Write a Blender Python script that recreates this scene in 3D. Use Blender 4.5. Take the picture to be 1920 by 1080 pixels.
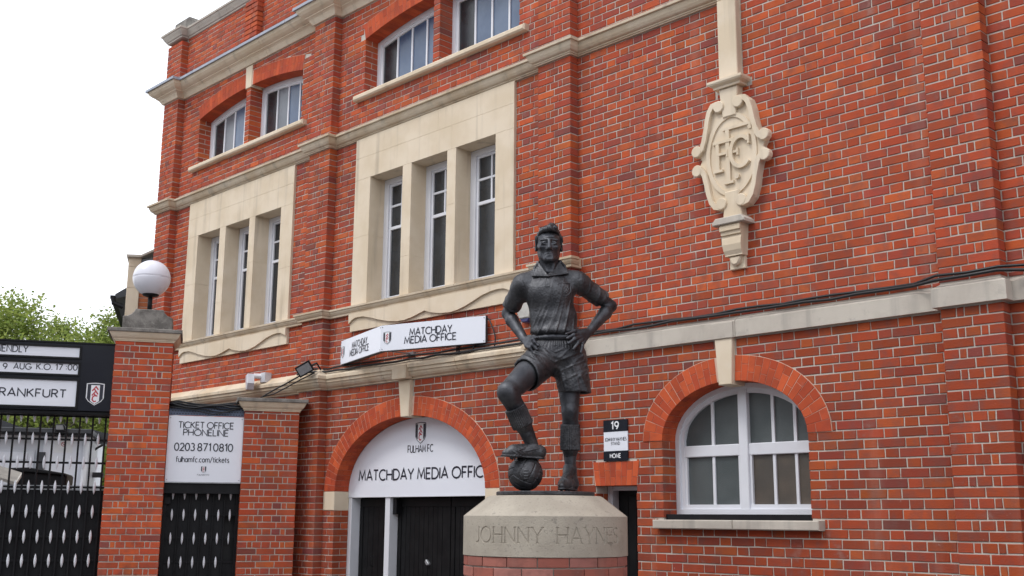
import bpy, bmesh, math, random
import numpy as np
from mathutils import Vector, Matrix
random.seed(7); rng = np.random.default_rng(11)
for o in list(bpy.data.objects): bpy.data.objects.remove(o)
SC = bpy.context.scene; COL = SC.collection
# ------------------------------------------------------------------ camera
FPX = 2097.0; EYE = 1.65
PIT = math.radians(11.617); ROL = math.radians(.411)
def _cam():
    c, s = math.cos(PIT), math.sin(PIT)
    R = np.array([1., 0, 0]); Fw = np.array([0, c, s]); U = np.array([0, -s, c])
    cr, sr = math.cos(ROL), math.sin(ROL)
    return cr*R + sr*U, -sr*R + cr*U, Fw
CR, CU, CF = _cam(); CO = np.array([0, 0, EYE])
cam = bpy.data.cameras.new('camera'); cam.sensor_width = 36; cam.lens = FPX/1920*36
cam.clip_start = .05; cam.clip_end = 3000
co = bpy.data.objects.new('camera', cam); COL.objects.link(co)
co.matrix_world = Matrix(((CR[0], CU[0], -CF[0], 0), (CR[1], CU[1], -CF[1], 0), (CR[2], CU[2], -CF[2], EYE), (0, 0, 0, 1)))
SC.camera = co
def ray(x, y): return CF + CR*(x-960)/FPX - CU*(y-540)/FPX
def proj(P):
    d = np.asarray(P, float)-CO; z = d@CF
    return 960+FPX*(d@CR)/z, 540-FPX*(d@CU)/z
def at(x, y, Y):
    d = ray(x, y); return CO + d*(Y/d[1])
# ------------------------------------------------------------------ sky, sun, exposure (bright overcast)
W = bpy.data.worlds.new('World'); SC.world = W; W.use_nodes = True
nt = W.node_tree; nt.nodes.clear()
sky = nt.nodes.new('ShaderNodeTexSky'); sky.sky_type = 'NISHITA'; sky.sun_disc = False
SUN_EL, SUN_AZ = math.radians(56), math.radians(242)      # from behind-left of the camera
sky.sun_elevation = SUN_EL; sky.sun_rotation = SUN_AZ
mx = nt.nodes.new('ShaderNodeMix'); mx.data_type = 'RGBA'; mx.inputs[0].default_value = .93
mx.inputs[7].default_value = (15.4, 15.9, 16.9, 1)        # even cloud layer
bg = nt.nodes.new('ShaderNodeBackground'); bg.inputs[1].default_value = .1
ou = nt.nodes.new('ShaderNodeOutputWorld')
nt.links.new(sky.outputs[0], mx.inputs[6]); nt.links.new(mx.outputs[2], bg.inputs[0]); nt.links.new(bg.outputs[0], ou.inputs[0])
sl = bpy.data.lights.new('sun', 'SUN'); sl.energy = 1.5; sl.angle = math.radians(16); sl.color = (1, .97, .93)
so = bpy.data.objects.new('sun', sl); COL.objects.link(so)
sd = Vector((math.sin(SUN_AZ)*math.cos(SUN_EL), math.cos(SUN_AZ)*math.cos(SUN_EL), math.sin(SUN_EL)))
so.rotation_euler = sd.to_track_quat('Z', 'Y').to_euler()
SC.view_settings.view_transform = 'Standard'; SC.view_settings.look = 'None'
SC.view_settings.gamma = 1; SC.view_settings.exposure = 0; SC.view_settings.use_curve_mapping = False
SC.render.engine = 'CYCLES'
# ------------------------------------------------------------------ frames: wall plane coordinates (u right, z up, n outwards)
class Fr:
    def __init__(s, O, u, n): s.O = np.array(O, float); s.u = np.array(u, float); s.n = np.array(n, float)
    def P(s, u, z, n=0):
        p = s.O + s.u*u + s.n*n; return (p[0], p[1], p[2]+z)
    def uz(s, x, y, n=0):
        d = ray(x, y); t = ((s.O+s.n*n-CO)@s.n)/(d@s.n); p = CO+d*t
        return (p-s.O)@s.u, p[2]-s.O[2]
    def shift(s, u, n, z=0):
        p = s.P(u, z, n); return Fr(p, s.u, s.n)
    def turned(s, u, n, deg):          # frame at (u,n) whose u axis is turned by deg (about z, seen from above, counter-clockwise)
        a = math.radians(deg); c, si = math.cos(a), math.sin(a)
        r = lambda v: np.array([c*v[0]-si*v[1], si*v[0]+c*v[1], 0])
        return Fr(s.P(u, 0, n), r(s.u), r(s.n))
AZF = math.radians(44.33); AZG = math.radians(74.29)
def _ground(x, Y):
    d = ray(x, 971); d = d/d[1]*Y; return (d[0], d[1], 0)
F = Fr(_ground(1000, 11.1), (math.sin(AZF), -math.cos(AZF), 0), (-math.cos(AZF), -math.sin(AZF), 0))
G = Fr(_ground(236, 13.05), (math.sin(AZG), math.cos(AZG), 0), (math.cos(AZG), -math.sin(AZG), 0))
WORLD = Fr((0, 0, 0), (1, 0, 0), (0, -1, 0))
# ------------------------------------------------------------------ objects
def finish(o, parent=None, label=None, cat=None, group=None, kind=None):
    COL.objects.link(o)
    if parent is not None:
        o.parent = parent; o.matrix_parent_inverse = Matrix.Translation(parent.get('_base', (0, 0, 0))).inverted()
    if label: o['label'] = label
    if cat: o['category'] = cat
    if group: o['group'] = group
    if kind: o['kind'] = kind
    return o
def thing(name, label, cat, loc, group=None):
    o = bpy.data.objects.new(name, None); o.empty_display_size = .1
    o.location = loc; o['_base'] = tuple(float(v) for v in loc)
    return finish(o, None, label, cat, group)
def link_child(o, parent):             # parent may be an Empty with a base, or a mesh in world coordinates
    o.parent = parent
    b = parent.get('_base'); o.matrix_parent_inverse = Matrix.Translation(b).inverted() if b is not None else Matrix()
class MB:
    def __init__(s): s.v = []; s.f = []; s.c = []; s.cur = (1, 1, 1)
    def add(s, vs, fs):
        o = len(s.v); s.v += [tuple(map(float, p)) for p in vs]; s.c += [s.cur]*len(vs)
        s.f += [tuple(i+o for i in f) for f in fs]
    def prism(s, fr, poly, n0, n1, bev=0):
        k = len(poly); r = range(k)
        if bev:
            cu = sum(p[0] for p in poly)/k; cz = sum(p[1] for p in poly)/k
            ins = inset(poly, bev)
            vs = [fr.P(u, z, n0) for u, z in poly]+[fr.P(u, z, n1-bev) for u, z in poly]+[fr.P(u, z, n1) for u, z in ins]
            fs = [tuple(2*k+i for i in r)]+[(i, (i+1) % k, k+(i+1) % k, k+i) for i in r]+[(k+i, k+(i+1) % k, 2*k+(i+1) % k, 2*k+i) for i in r]+[tuple(reversed(r))]
        else:
            vs = [fr.P(u, z, n0) for u, z in poly]+[fr.P(u, z, n1) for u, z in poly]
            fs = [tuple(k+i for i in r), tuple(reversed(r))]+[(i, (i+1) % k, k+(i+1) % k, k+i) for i in r]
        s.add(vs, fs); return s
    def box(s, fr, u0, u1, z0, z1, n0, n1, bev=0):
        return s.prism(fr, [(u0, z0), (u1, z0), (u1, z1), (u0, z1)], n0, n1, bev)
    def ring(s, fr, outer, inner, n0, n1):          # flat frame between two loops of the same length
        k = len(outer); r = range(k)
        vs = [fr.P(u, z, n0) for u, z in outer]+[fr.P(u, z, n1) for u, z in outer]+[fr.P(u, z, n1) for u, z in inner]+[fr.P(u, z, n0) for u, z in inner]
        fs = []
        for i in r:
            j = (i+1) % k
            fs += [(i, j, k+j, k+i), (k+i, k+j, 2*k+j, 2*k+i), (2*k+i, 2*k+j, 3*k+j, 3*k+i), (3*k+i, 3*k+j, j, i)]
        s.add(vs, fs); return s
    def tube(s, pts, r, k=6, cap=True):
        pts = [np.array(p, float) for p in pts]; N = len(pts)
        rr = r if hasattr(r, '__len__') else [r]*N
        t0 = pts[1]-pts[0]; up = np.array([0, 0, 1.]) if abs(t0[2]) < .9*np.linalg.norm(t0) else np.array([1., 0, 0])
        vs = []; prev = None
        for i in range(N):
            t = pts[min(i+1, N-1)]-pts[max(i-1, 0)]; t = t/(np.linalg.norm(t)+1e-12)
            a = np.cross(t, up) if prev is None else prev-t*(prev@t)
            a = a/(np.linalg.norm(a)+1e-12); prev = a; b = np.cross(t, a)
            vs += [pts[i]+rr[i]*(math.cos(2*math.pi*j/k)*a+math.sin(2*math.pi*j/k)*b) for j in range(k)]
        fs = [(i*k+j, i*k+(j+1) % k, (i+1)*k+(j+1) % k, (i+1)*k+j) for i in range(N-1) for j in range(k)]
        if cap: fs += [tuple(reversed(range(k))), tuple((N-1)*k+j for j in range(k))]
        s.add(vs, fs); return s
    def lathe(s, c, prof, k=24):                    # prof [(r,z)] about a vertical axis at c
        vs = [(c[0]+r*math.cos(2*math.pi*j/k), c[1]+r*math.sin(2*math.pi*j/k), c[2]+z) for r, z in prof for j in range(k)]
        fs = [(i*k+j, i*k+(j+1) % k, (i+1)*k+(j+1) % k, (i+1)*k+j) for i in range(len(prof)-1) for j in range(k)]
        fs += [tuple(reversed(range(k))), tuple((len(prof)-1)*k+j for j in range(k))]
        s.add(vs, fs); return s
    def build(s, name, mat, parent=None, label=None, cat=None, group=None, kind=None, smooth=False, color=False):
        me = bpy.data.meshes.new(name); me.from_pydata(s.v, [], s.f)
        if mat: me.materials.append(MAT[mat])
        if color:
            a = me.color_attributes.new('bc', 'FLOAT_COLOR', 'POINT')
            a.data.foreach_set('color', np.c_[np.array(s.c, 'f'), np.ones(len(s.c), 'f')].ravel())
        if smooth: me.polygons.foreach_set('use_smooth', [True]*len(me.polygons))
        o = bpy.data.objects.new(name, me)
        finish(o, None, label, cat, group, kind)
        if parent is not None: link_child(o, parent)
        return o
def inset(poly, b):
    k = len(poly); out = []
    for i in range(k):
        p0, p1, p2 = poly[i-1], poly[i], poly[(i+1) % k]
        e1 = (p1[0]-p0[0], p1[1]-p0[1]); e2 = (p2[0]-p1[0], p2[1]-p1[1])
        l1 = math.hypot(*e1) or 1; l2 = math.hypot(*e2) or 1
        n1 = (-e1[1]/l1, e1[0]/l1); n2 = (-e2[1]/l2, e2[0]/l2)
        d = 1+n1[0]*n2[0]+n1[1]*n2[1]; d = max(d, .35)
        out.append((p1[0]+b*(n1[0]+n2[0])/d, p1[1]+b*(n1[1]+n2[1])/d))
    return out
def child(name, mat, parent, fn, **kw):
    m = MB(); fn(m); return m.build(name, mat, parent, **kw)
# ------------------------------------------------------------------ materials
MAT = {}
def M(name, c1, c2=None, scale=6., rough=.6, metal=0., bump=0., bscale=80., spec=.5, streak=None, spots=None, attr=False, emis=None, detail=5, r2=None):
    m = bpy.data.materials.new(name); m.use_nodes = True; MAT[name] = m
    t = m.node_tree; N = t.nodes; L = t.links; b = N['Principled BSDF']
    b.inputs['Roughness'].default_value = rough; b.inputs['Metallic'].default_value = metal; b.inputs['Specular IOR Level'].default_value = spec
    geo = N.new('ShaderNodeNewGeometry')
    def noise(sc, dt=5, stretch=None, rgh=.55):
        n = N.new('ShaderNodeTexNoise'); n.inputs['Scale'].default_value = sc; n.inputs['Detail'].default_value = dt; n.inputs['Roughness'].default_value = rgh
        if stretch:
            mp = N.new('ShaderNodeMapping'); mp.inputs['Scale'].default_value = stretch; L.new(geo.outputs['Position'], mp.inputs[0]); L.new(mp.outputs[0], n.inputs['Vector'])
        else: L.new(geo.outputs['Position'], n.inputs['Vector'])
        return n.outputs['Fac']
    def ramp(fac, a, bb):
        r = N.new('ShaderNodeMapRange'); r.interpolation_type = 'SMOOTHSTEP'; r.inputs[1].default_value = a; r.inputs[2].default_value = bb; L.new(fac, r.inputs[0]); return r.outputs[0]
    def mix(fac, A, B, mode='MIX'):
        x = N.new('ShaderNodeMix'); x.data_type = 'RGBA'; x.blend_type = mode
        if isinstance(fac, float): x.inputs[0].default_value = fac
        else: L.new(fac, x.inputs[0])
        for i, v in ((6, A), (7, B)):
            if isinstance(v, tuple): x.inputs[i].default_value = (*v, 1)
            else: L.new(v, x.inputs[i])
        return x.outputs[2]
    if attr:
        at_ = N.new('ShaderNodeAttribute'); at_.attribute_name = 'bc'; base = at_.outputs['Color']
    else: base = c1
    if c2 is not None:
        base = mix(ramp(noise(scale, detail), .36, .66), base, c2) if not attr else mix(ramp(noise(scale, detail), .4, .75), base, mix(.55, base, c2))
    if streak:                                    # rain streaks: noise stretched along z
        col, amt, hs = streak
        f = ramp(noise(1., 6, (hs, hs, .5)), .52, .75)
        f2 = N.new('ShaderNodeMath'); f2.operation = 'MULTIPLY'; L.new(f, f2.inputs[0]); f2.inputs[1].default_value = amt
        base = mix(f2.outputs[0], base, col)
    if spots:
        for col, sc, lo, hi, amt in spots:
            f = ramp(noise(sc, 6, None, .65), lo, hi)
            f2 = N.new('ShaderNodeMath'); f2.operation = 'MULTIPLY'; L.new(f, f2.inputs[0]); f2.inputs[1].default_value = amt
            base = mix(f2.outputs[0], base, col)
    if isinstance(base, tuple): b.inputs['Base Color'].default_value = (*base, 1)
    else: L.new(base, b.inputs['Base Color'])
    if r2 is not None:
        rr = N.new('ShaderNodeMapRange'); rr.inputs[1].default_value = .35; rr.inputs[2].default_value = .65; rr.inputs[3].default_value = rough; rr.inputs[4].default_value = r2
        L.new(noise(scale*1.7), rr.inputs[0]); L.new(rr.outputs[0], b.inputs['Roughness'])
    if bump:
        bp = N.new('ShaderNodeBump'); bp.inputs['Strength'].default_value = bump; bp.inputs['Distance'].default_value = .006
        L.new(noise(bscale, 4), bp.inputs['Height']); L.new(bp.outputs[0], b.inputs['Normal'])
    if emis: b.inputs['Emission Color'].default_value = (*emis[0], 1); b.inputs['Emission Strength'].default_value = emis[1]
    return m
M('brick', (0, 0, 0), (.16, .07, .06), 9, .85, bump=.55, bscale=95, spec=.25, attr=True,
  streak=((.52, .36, .30), .12, 5.), spots=[((.12, .035, .022), .55, .50, .74, .26), ((.46, .29, .24), 4.5, .62, .80, .36), ((.56, .45, .41), 30, .66, .80, .45), ((.11, .045, .035), 7, .60, .82, .28)])
M('arch_brick', (0, 0, 0), (.25, .05, .03), 7, .8, bump=.3, bscale=90, spec=.25, attr=True, spots=[((.52, .36, .3), 9, .64, .82, .25), ((.1, .03, .02), 3, .62, .85, .3)])
M('mortar', (.57, .525, .465), (.47, .43, .385), 3.2, .95, bump=.5, bscale=150, spec=.15, spots=[((.33, .31, .285), 1.1, .54, .75, .5), ((.66, .61, .55), 12, .6, .8, .5)])
M('arch_mortar', (.66, .47, .37), (.54, .34, .26), 6, .95, spec=.15)
M('stone', (.735, .625, .485), (.66, .545, .40), 2.2, .85, bump=.25, bscale=130, spec=.25, streak=((.34, .28, .21), .5, 7.),
  spots=[((.70, .61, .50), 5, .55, .75, .5), ((.46, .29, .14), 1.6, .58, .85, .40)])
M('stone_cornice', (.66, .56, .43), (.57, .45, .315), 2.5, .85, bump=.35, bscale=110, spec=.25, streak=((.25, .22, .18), .55, 6.),
  spots=[((.24, .22, .20), 5.5, .58, .78, .42), ((.46, .29, .13), 1.3, .58, .8, .4)])
M('stone_grey', (.55, .50, .435), (.47, .42, .365), 3, .88, bump=.35, bscale=110, spec=.25, streak=((.25, .23, .21), .5, 7.), spots=[((.2, .19, .18), 7, .56, .76, .55)])
M('stone_dirty', (.26, .245, .225), (.14, .13, .12), 9, .92, bump=.8, bscale=70, spec=.2, spots=[((.42, .40, .36), 14, .56, .72, .5)])
M('plinth_stone', (.43, .385, .32), (.36, .32, .265), 4, .9, bump=.8, bscale=100, spec=.25, spots=[((.13, .125, .115), 24, .60, .68, .5), ((.20, .19, .172), 60, .56, .68, .5), ((.5, .46, .40), 6, .58, .8, .5)])
M('white_paint', (.74, .75, .80), (.70, .71, .755), 3, .42, bump=.05, bscale=40, spots=[((.42, .41, .40), 9, .66, .82, .35)])
M('sign_white', (.80, .82, .89), (.78, .80, .87), 1.2, .32, spots=[((.6, .61, .66), 2.2, .6, .85, .35)])
M('sign_navy', (.006, .007, .014), (.010, .012, .02), 2, .25, spec=.3)
M('print_navy', (.014, .016, .030), rough=.45)
M('print_white', (.80, .81, .84), rough=.4)
M('print_red', (.45, .03, .05), rough=.45)
M('print_grey', (.50, .50, .55), rough=.5)
M('black_paint', (.006, .006, .008), (.011, .011, .013), 5, .5, spec=.22, bump=.12, bscale=50, spots=[((.06, .058, .055), 22, .70, .82, .35)])
M('black_board', (.005, .005, .006), (.009, .009, .010), 6, .55, spec=.2, bump=.15, bscale=60, spots=[((.06, .058, .055), 16, .66, .80, .5)])
M('cable', (.010, .010, .012), rough=.45)
M('lead', (.30, .335, .40), (.36, .39, .45), 7, .5, bump=.2, spots=[((.40, .41, .42), 15, .6, .75, .4)])
M('galvanised', (.42, .43, .45), (.33, .34, .36), 20, .4, metal=.6)
M('spindle_white', (.80, .81, .87), (.70, .71, .76), 30, .45)
M('ground', (.14, .135, .13), (.19, .185, .175), 1.5, .9, bump=.4, bscale=120)
M('asphalt', (.05, .05, .052), (.065, .065, .066), 3, .9, bump=.5, bscale=200)
M('globe', (.74, .74, .81), (.70, .70, .77), 4, .28, spots=[((.45, .44, .46), 11, .62, .8, .4)])
M('cabin_white', (.70, .72, .78), (.66, .68, .74), 3, .4)
M('cabin_dark', (.035, .038, .045), (.05, .053, .06), 3, .5)
M('roof_pale', (.52, .50, .46), (.42, .40, .37), 8, .7, spots=[((.25, .24, .23), 9, .58, .75, .5)])
M('render_beige', (.30, .25, .215), (.25, .21, .18), 5, .8)
M('tarmac_lid', (.010, .010, .012), rough=.5, spec=.3)
M('leaf', (0, 0, 0), (.10, .14, .03), 3, .55, attr=True, spec=.35)
M('bark', (.17, .15, .12), (.10, .09, .07), 9, .9, bump=.6, bscale=30)
M('grey_box', (.60, .61, .65), (.54, .55, .6), 6, .4)
M('lens_glass', (.20, .20, .21), (.26, .26, .27), 60, .3)
M('blue_box', (.03, .03, .12), rough=.35)
M('mesh_blue', (.13, .17, .26), (.10, .13, .2), 15, .5)
M('bronze', (.056, .057, .063), (.100, .101, .108), 7, .40, metal=.8, bump=.9, bscale=60, spec=.5, r2=.55, spots=[((.020, .020, .024), 11, .52, .72, .6), ((.15, .155, .17), 24, .64, .78, .35)])
M('bronze_smooth', (.056, .058, .067), (.090, .093, .103), 8, .38, metal=.8, bump=.4, bscale=90, spec=.5, r2=.55, spots=[((.020, .020, .024), 9, .52, .72, .6)])
def glass(name, c1, c2, rough=.18, scale=3., bump=.15, bscale=220.):
    return M(name, c1, c2, scale, rough, bump=bump, bscale=bscale, spec=.6)
glass('glass_dark', (.018, .021, .025), (.03, .035, .042), .16)
glass('glass_sky_blue', (.05, .085, .16), (.11, .155, .24), .2, 1.4)  # blue and pale panes carry the sky's reflection in their base colour
glass('glass_sky_pale', (.17, .185, .21), (.11, .125, .15), .22, 1.2)
glass('glass_obscure', (.055, .068, .07), (.085, .098, .10), .28, 2., .5, 160.)
glass('glass_brown', (.11, .085, .065), (.07, .06, .05), .28, 2.5, .5, 160.)
# ================================================================== SETTING: ground
gm = MB(); gm.add([(-600, -600, 0), (600, -600, 0), (600, 600, 0), (-600, 600, 0)], [(0, 1, 2, 3)])
gm.build('ground', 'asphalt', kind='structure')
pm = MB(); pm.prism(WORLD, [(-30, .0), (30, .0), (30, .12), (-30, .12)], -26, -4)
pm.build('pavement', 'ground', kind='structure')
GZ = .0
# ================================================================== brick laying
CH = .075; PH = .007; PD = .337
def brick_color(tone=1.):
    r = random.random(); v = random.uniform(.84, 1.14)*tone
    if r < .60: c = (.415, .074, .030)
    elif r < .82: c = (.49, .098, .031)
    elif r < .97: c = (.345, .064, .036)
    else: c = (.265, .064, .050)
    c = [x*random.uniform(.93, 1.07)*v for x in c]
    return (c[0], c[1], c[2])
def flemish(k):
    h0 = .998 if k % 2 == 0 else .828
    def gen(u0, u1):
        m = math.floor((u0-h0)/PD)-1
        while h0+m*PD < u1:
            yield h0+m*PD, h0+m*PD+.1125
            yield h0+m*PD+.1125, h0+(m+1)*PD
            m += 1
    return gen
def cells(ws):
    def pat(k):
        w = ws[k % 2]
        def gen(u0, u1):
            s = (u1-u0)/sum(w); x = u0
            for a in w: yield x, x+a*s; x += a*s
        return gen
    return pat
PIL = cells([(2, 2), (1, .5, 1, .5, 1)])
PIER = cells([(2, 2, 2), (1, .55, 1, 1, 1, .55, 1)])
class Brick:
    __slots__ = ('fr', 'poly', 'n0', 'n1', 'col', 'row', 'tag')
def rect_minus(r, h):
    a, b, c, d = r; A, B, C, D = h
    if b <= A or a >= B or d <= C or c >= D: return [r]
    out = []
    if a < A: out.append((a, A, c, d))
    if b > B: out.append((B, b, c, d))
    m0, m1 = max(a, A), min(b, B)
    if c < C: out.append((m0, m1, c, C))
    if d > D: out.append((m0, m1, D, d))
    return out
def clip_ell(poly, e):
    uc, zc, a, b, lim = e[:5]; zmin = e[5] if len(e) > 5 else -9
    ins = [z > max(zc+.03, zmin) and ((u-uc)/a)**2+((z-zc)/b)**2 < 1 and abs(u-uc) < lim for u, z in poly]
    if not any(ins): return poly
    if all(ins): return None
    cu = sum(p[0] for p in poly)/len(poly); cz = max(sum(p[1] for p in poly)/len(poly), zc+.02)
    t = math.atan2((cz-zc)/b, (cu-uc)/a); q = (uc+a*math.cos(t), zc+b*math.sin(t))
    mu, mz = math.cos(t)/a, math.sin(t)/b; l = math.hypot(mu, mz); mu /= l; mz /= l
    d = [(p[0]-q[0])*mu+(p[1]-q[1])*mz-.006 for p in poly]
    out = []
    for i in range(len(poly)):
        j = (i+1) % len(poly)
        if d[i] >= 0: out.append(poly[i])
        if (d[i] >= 0) != (d[j] >= 0):
            s = d[i]/(d[i]-d[j]); out.append((poly[i][0]+s*(poly[j][0]-poly[i][0]), poly[i][1]+s*(poly[j][1]-poly[i][1])))
    if len(out) < 3: return None
    area = abs(sum(out[i][0]*out[(i+1) % len(out)][1]-out[(i+1) % len(out)][0]*out[i][1] for i in range(len(out))))/2
    return out if area > .0006 else None
def lay(fr, u0, u1, z0, z1, pat, n1=0., n0=-.03, holes=(), ells=(), tone=1., tag='', colf=None, jb=.0105, jp=.0095):
    out = []
    for k in range(math.floor((z0-PH)/CH), math.ceil((z1-PH)/CH)):
        zb = max(PH+k*CH+jb/2, z0+.001); zt = min(PH+(k+1)*CH-jb/2, z1-.001)
        if zt-zb < .014: continue
        for a, b in pat(k)(u0, u1):
            a2 = max(a+jp/2, u0+(jp/2 if a <= u0 and False else 0)); b2 = min(b-jp/2, u1)
            if abs(a-u0) < 1e-6: a2 = u0
            if abs(b-u1) < 1e-6: b2 = u1
            if b2-a2 < .02: continue
            rs = [(a2, b2, zb, zt)]
            for h in holes: rs = [q for r in rs for q in rect_minus(r, h)]
            for r in rs:
                if r[1]-r[0] < .018 or r[3]-r[2] < .014: continue
                jt = lambda s=.0020: random.uniform(-s, s)
                poly = [(r[0]+jt(), r[2]+jt()), (r[1]+jt(), r[2]+jt()), (r[1]+jt(), r[3]+jt()), (r[0]+jt(), r[3]+jt())]
                for e in ells:
                    poly = clip_ell(poly, e)
                    if poly is None: break
                if poly is None: continue
                B = Brick(); B.fr = fr; B.poly = poly; B.n0 = n0; B.n1 = n1+random.uniform(-.0022, .0018); B.row = k; B.tag = tag
                B.col = (colf or brick_color)(tone); out.append(B)
    return out
def brick_mesh(m, B):
    m.cur = B.col; m.prism(B.fr, B.poly, B.n0, B.n1, .0032)
def emit(bricks, parent, keep=300, must=None):
    """the bricks that show largest become objects of their own, the rest one joined part"""
    sc = []
    for i, B in enumerate(bricks):
        ps = [proj(B.fr.P(u, z, B.n1)) for u, z in B.poly]
        xs = [p[0] for p in ps]; ys = [p[1] for p in ps]
        vis = min(xs) > -10 and max(xs) < 1930 and min(ys) > -5 and max(ys) < 1085
        fac = np.dot(np.array(B.fr.P(0, 0, 0))+B.fr.n*0-CO, B.fr.n)
        hid = must is not None and not must(B)
        sc.append(((max(xs)-min(xs))*(max(ys)-min(ys)) if vis and not hid else 0, i))
    top = {i for a, i in sorted(sc, reverse=True)[:keep] if a > 0}
    rest = MB()
    for i, B in enumerate(bricks):
        if i in top:
            m = MB(); brick_mesh(m, B); m.build('brick', 'brick', parent, color=True)
        else: brick_mesh(rest, B)
    if rest.v: rest.build('brick_courses', 'brick', parent, kind='stuff', color=True)
def recalc(o):
    b = bmesh.new(); b.from_mesh(o.data); bmesh.ops.recalc_face_normals(b, faces=b.faces); b.to_mesh(o.data); b.free(); return o
def sweep(fr, prof, path, name, mat, parent, maxlen=1.5, gap=.0025, lift=0):
    """profile [(q,z)] carried along a plan path [(u,n)], cut into stones"""
    st = []                                   # stations: point, mitre, break?
    seg = []
    for i in range(len(path)-1):
        d = np.array(path[i+1], float)-np.array(path[i], float); L = np.linalg.norm(d); d /= L
        seg.append((np.array(path[i], float), d, L, np.array([-d[1], d[0]])))
    pieces = []; cur = [(seg[0][0], seg[0][3])]
    for i, (p, d, L, o) in enumerate(seg):
        k = max(1, round(L/maxlen))
        for j in range(1, k):
            x = p+d*(L*j/k+random.uniform(-.08, .08)); cur.append((x-d*gap, o)); pieces.append(cur); cur = [(x+d*gap, o)]
        e = p+d*L
        if i+1 < len(seg):
            o2 = seg[i+1][3]; cur.append((e, (o+o2)/(1+o@o2)))
        else: cur.append((e, o))
    pieces.append(cur)
    for pc in pieces:
        m = MB(); K = len(prof); vs = []
        for pt, mt in pc:
            for q, z in prof: x = pt+mt*q; vs.append(fr.P(x[0], z+lift, x[1]))
        fs = [(i*K+j, i*K+(j+1) % K, (i+1)*K+(j+1) % K, (i+1)*K+j) for i in range(len(pc)-1) for j in range(K)]
        fs += [tuple(range(K)), tuple((len(pc)-1)*K+j for j in reversed(range(K)))]
        m.add(vs, fs); recalc(m.build(name, mat, parent))
# ================================================================== the brick stand
P = .1125                                        # pilaster projection
PILS = [(-8.15, -7.70), (-3.98, -3.53), (.16, .61), (4.25, 4.70), (8.40, 8.85)]
BAYS = [(-7.70, -3.98), (-3.53, .16), (.61, 4.25), (4.70, 8.40)]
SH = 4.165                                       # bay spacing
TOP = 9.06
stand = thing('stand_building', 'long red brick football stand with stone bands, arches and pilasters behind the statue', 'building', F.P(-1.5, 0, 0))
ell_door = (-1.995, 1.944, 1.305, .815); ell_win = (2.3225, 2.328, .7275, .472); TH = .213
UPR = (1.38**2+.15**2)/(2*.15)
def up_c(b): return -5.785+SH*b
def up_top(b):
    return lambda u: 7.725-UPR+math.sqrt(UPR**2-(u-up_c(b))**2)
holes = []; ells = []
for b in (0, 1):
    s = SH*b
    holes += [(-7.24+s-.004, -4.44+s+.004, 3.823, 6.24), (up_c(b)-1.38, up_c(b)+1.38, 6.75, 7.575), (up_c(b)-1.53, up_c(b)+1.53, 6.752, 6.835),
              (up_c(b)-1.383, up_c(b)+1.383, 7.575, 7.785)]
    ells.append((up_c(b), 7.725-UPR, UPR+.215, UPR+.215, 1.383, 7.6))
holes += [(-9, 2.366, 6.235, 6.385), (-9, .62, 4.035, 4.135), (-9, 9, 3.16, 3.35), (-9, 9, 8.04, 8.30)]
holes += [(ell_door[0]-1.305, ell_door[0]+1.305, -1, 1.944), (-3.54, -3.30, 1.72, 1.946), (-.69, -.47, 1.72, 1.946), (-2.11, -1.88, 2.7, 3.2)]
ells.append((ell_door[0], ell_door[1], 1.305+TH, .815+TH, 9))
holes += [(1.595, 3.05, 1.645, 2.328), (1.53, 3.16, 1.565, 1.648), (2.205, 2.405, 2.7, 3.2)]
ells.append((ell_win[0], ell_win[1], .7275+TH, .472+TH, 9))
holes += [(.816, 1.295, -1, 1.947), (.806, 1.302, 1.94, 2.166)]
holes += [(2.36, 2.57, 5.40, 9.5), (2.27, 2.66, 5.37, 5.45)]
# ---- backing wall (mortar) cut by the openings
def z_spans(u):
    """solid z intervals of the wall at u"""
    op = []
    for b in (0, 1):
        if abs(u-up_c(b)) < 1.38+.004: op.append((6.79, up_top(b)(min(max(u, up_c(b)-1.38), up_c(b)+1.38))+.005))
        for a, c in ((-2.77, -2.145), (-1.98, -1.35), (-1.20, -.56)):
            a += SH*(b-1); c += SH*(b-1)
            if a-.01 < u < c+.01: op.append((4.10, 5.75))
    e = ell_door
    if abs(u-e[0]) < e[2]+.005: op.append((-1, e[1]+e[3]*math.sqrt(max(0, 1-((u-e[0])/(e[2]+.005))**2))+.005))
    e = ell_win
    if abs(u-e[0]) < e[2]+.005: op.append((1.60, e[1]+e[3]*math.sqrt(max(0, 1-((u-e[0])/(e[2]+.005))**2))+.005))
    if .812 < u < 1.299: op.append((-1, 1.95))
    op.sort(); z = 0; out = []
    for a, c in op:
        if a > z: out.append((z, a))
        z = max(z, c)
    out.append((z, TOP)); return out
wm = MB(); WT = -.22
br = set([-8.15, 8.85])
for e in (ell_door, ell_win):
    for i in range(41): br.add(round(e[0]-(e[2]+.005)*math.cos(math.pi*i/40), 4))
for b in (0, 1):
    for i in range(25): br.add(round(up_c(b)-1.384+2.768*i/24, 4))
    for a, c in ((-2.77, -2.145), (-1.98, -1.35), (-1.20, -.56)): br |= {round(a+SH*(b-1)-.01, 4), round(c+SH*(b-1)+.01, 4)}
br |= {.812, 1.299}; br = sorted(br)
for a, b in zip(br[:-1], br[1:]):
    if b-a < 1e-4: continue
    e = 1e-5; A = z_spans(a+e); B = z_spans(b-e)
    if len(A) != len(B): A = B = z_spans((a+b)/2)
    for (a0, a1), (b0, b1) in zip(A, B):
        wm.prism(F, [(a, a0), (b, b0), (b, b1), (a, a1)], WT, -.0065)
for a, b in PILS: wm.box(F, a+.006, b-.006, 0, TOP-.1, -.02, P-.0065)
wall = wm.build('wall', 'mortar', stand)
cm = MB(); cm.box(F, -8.13, 8.83, 0, TOP-.2, -9, -.62)
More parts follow.
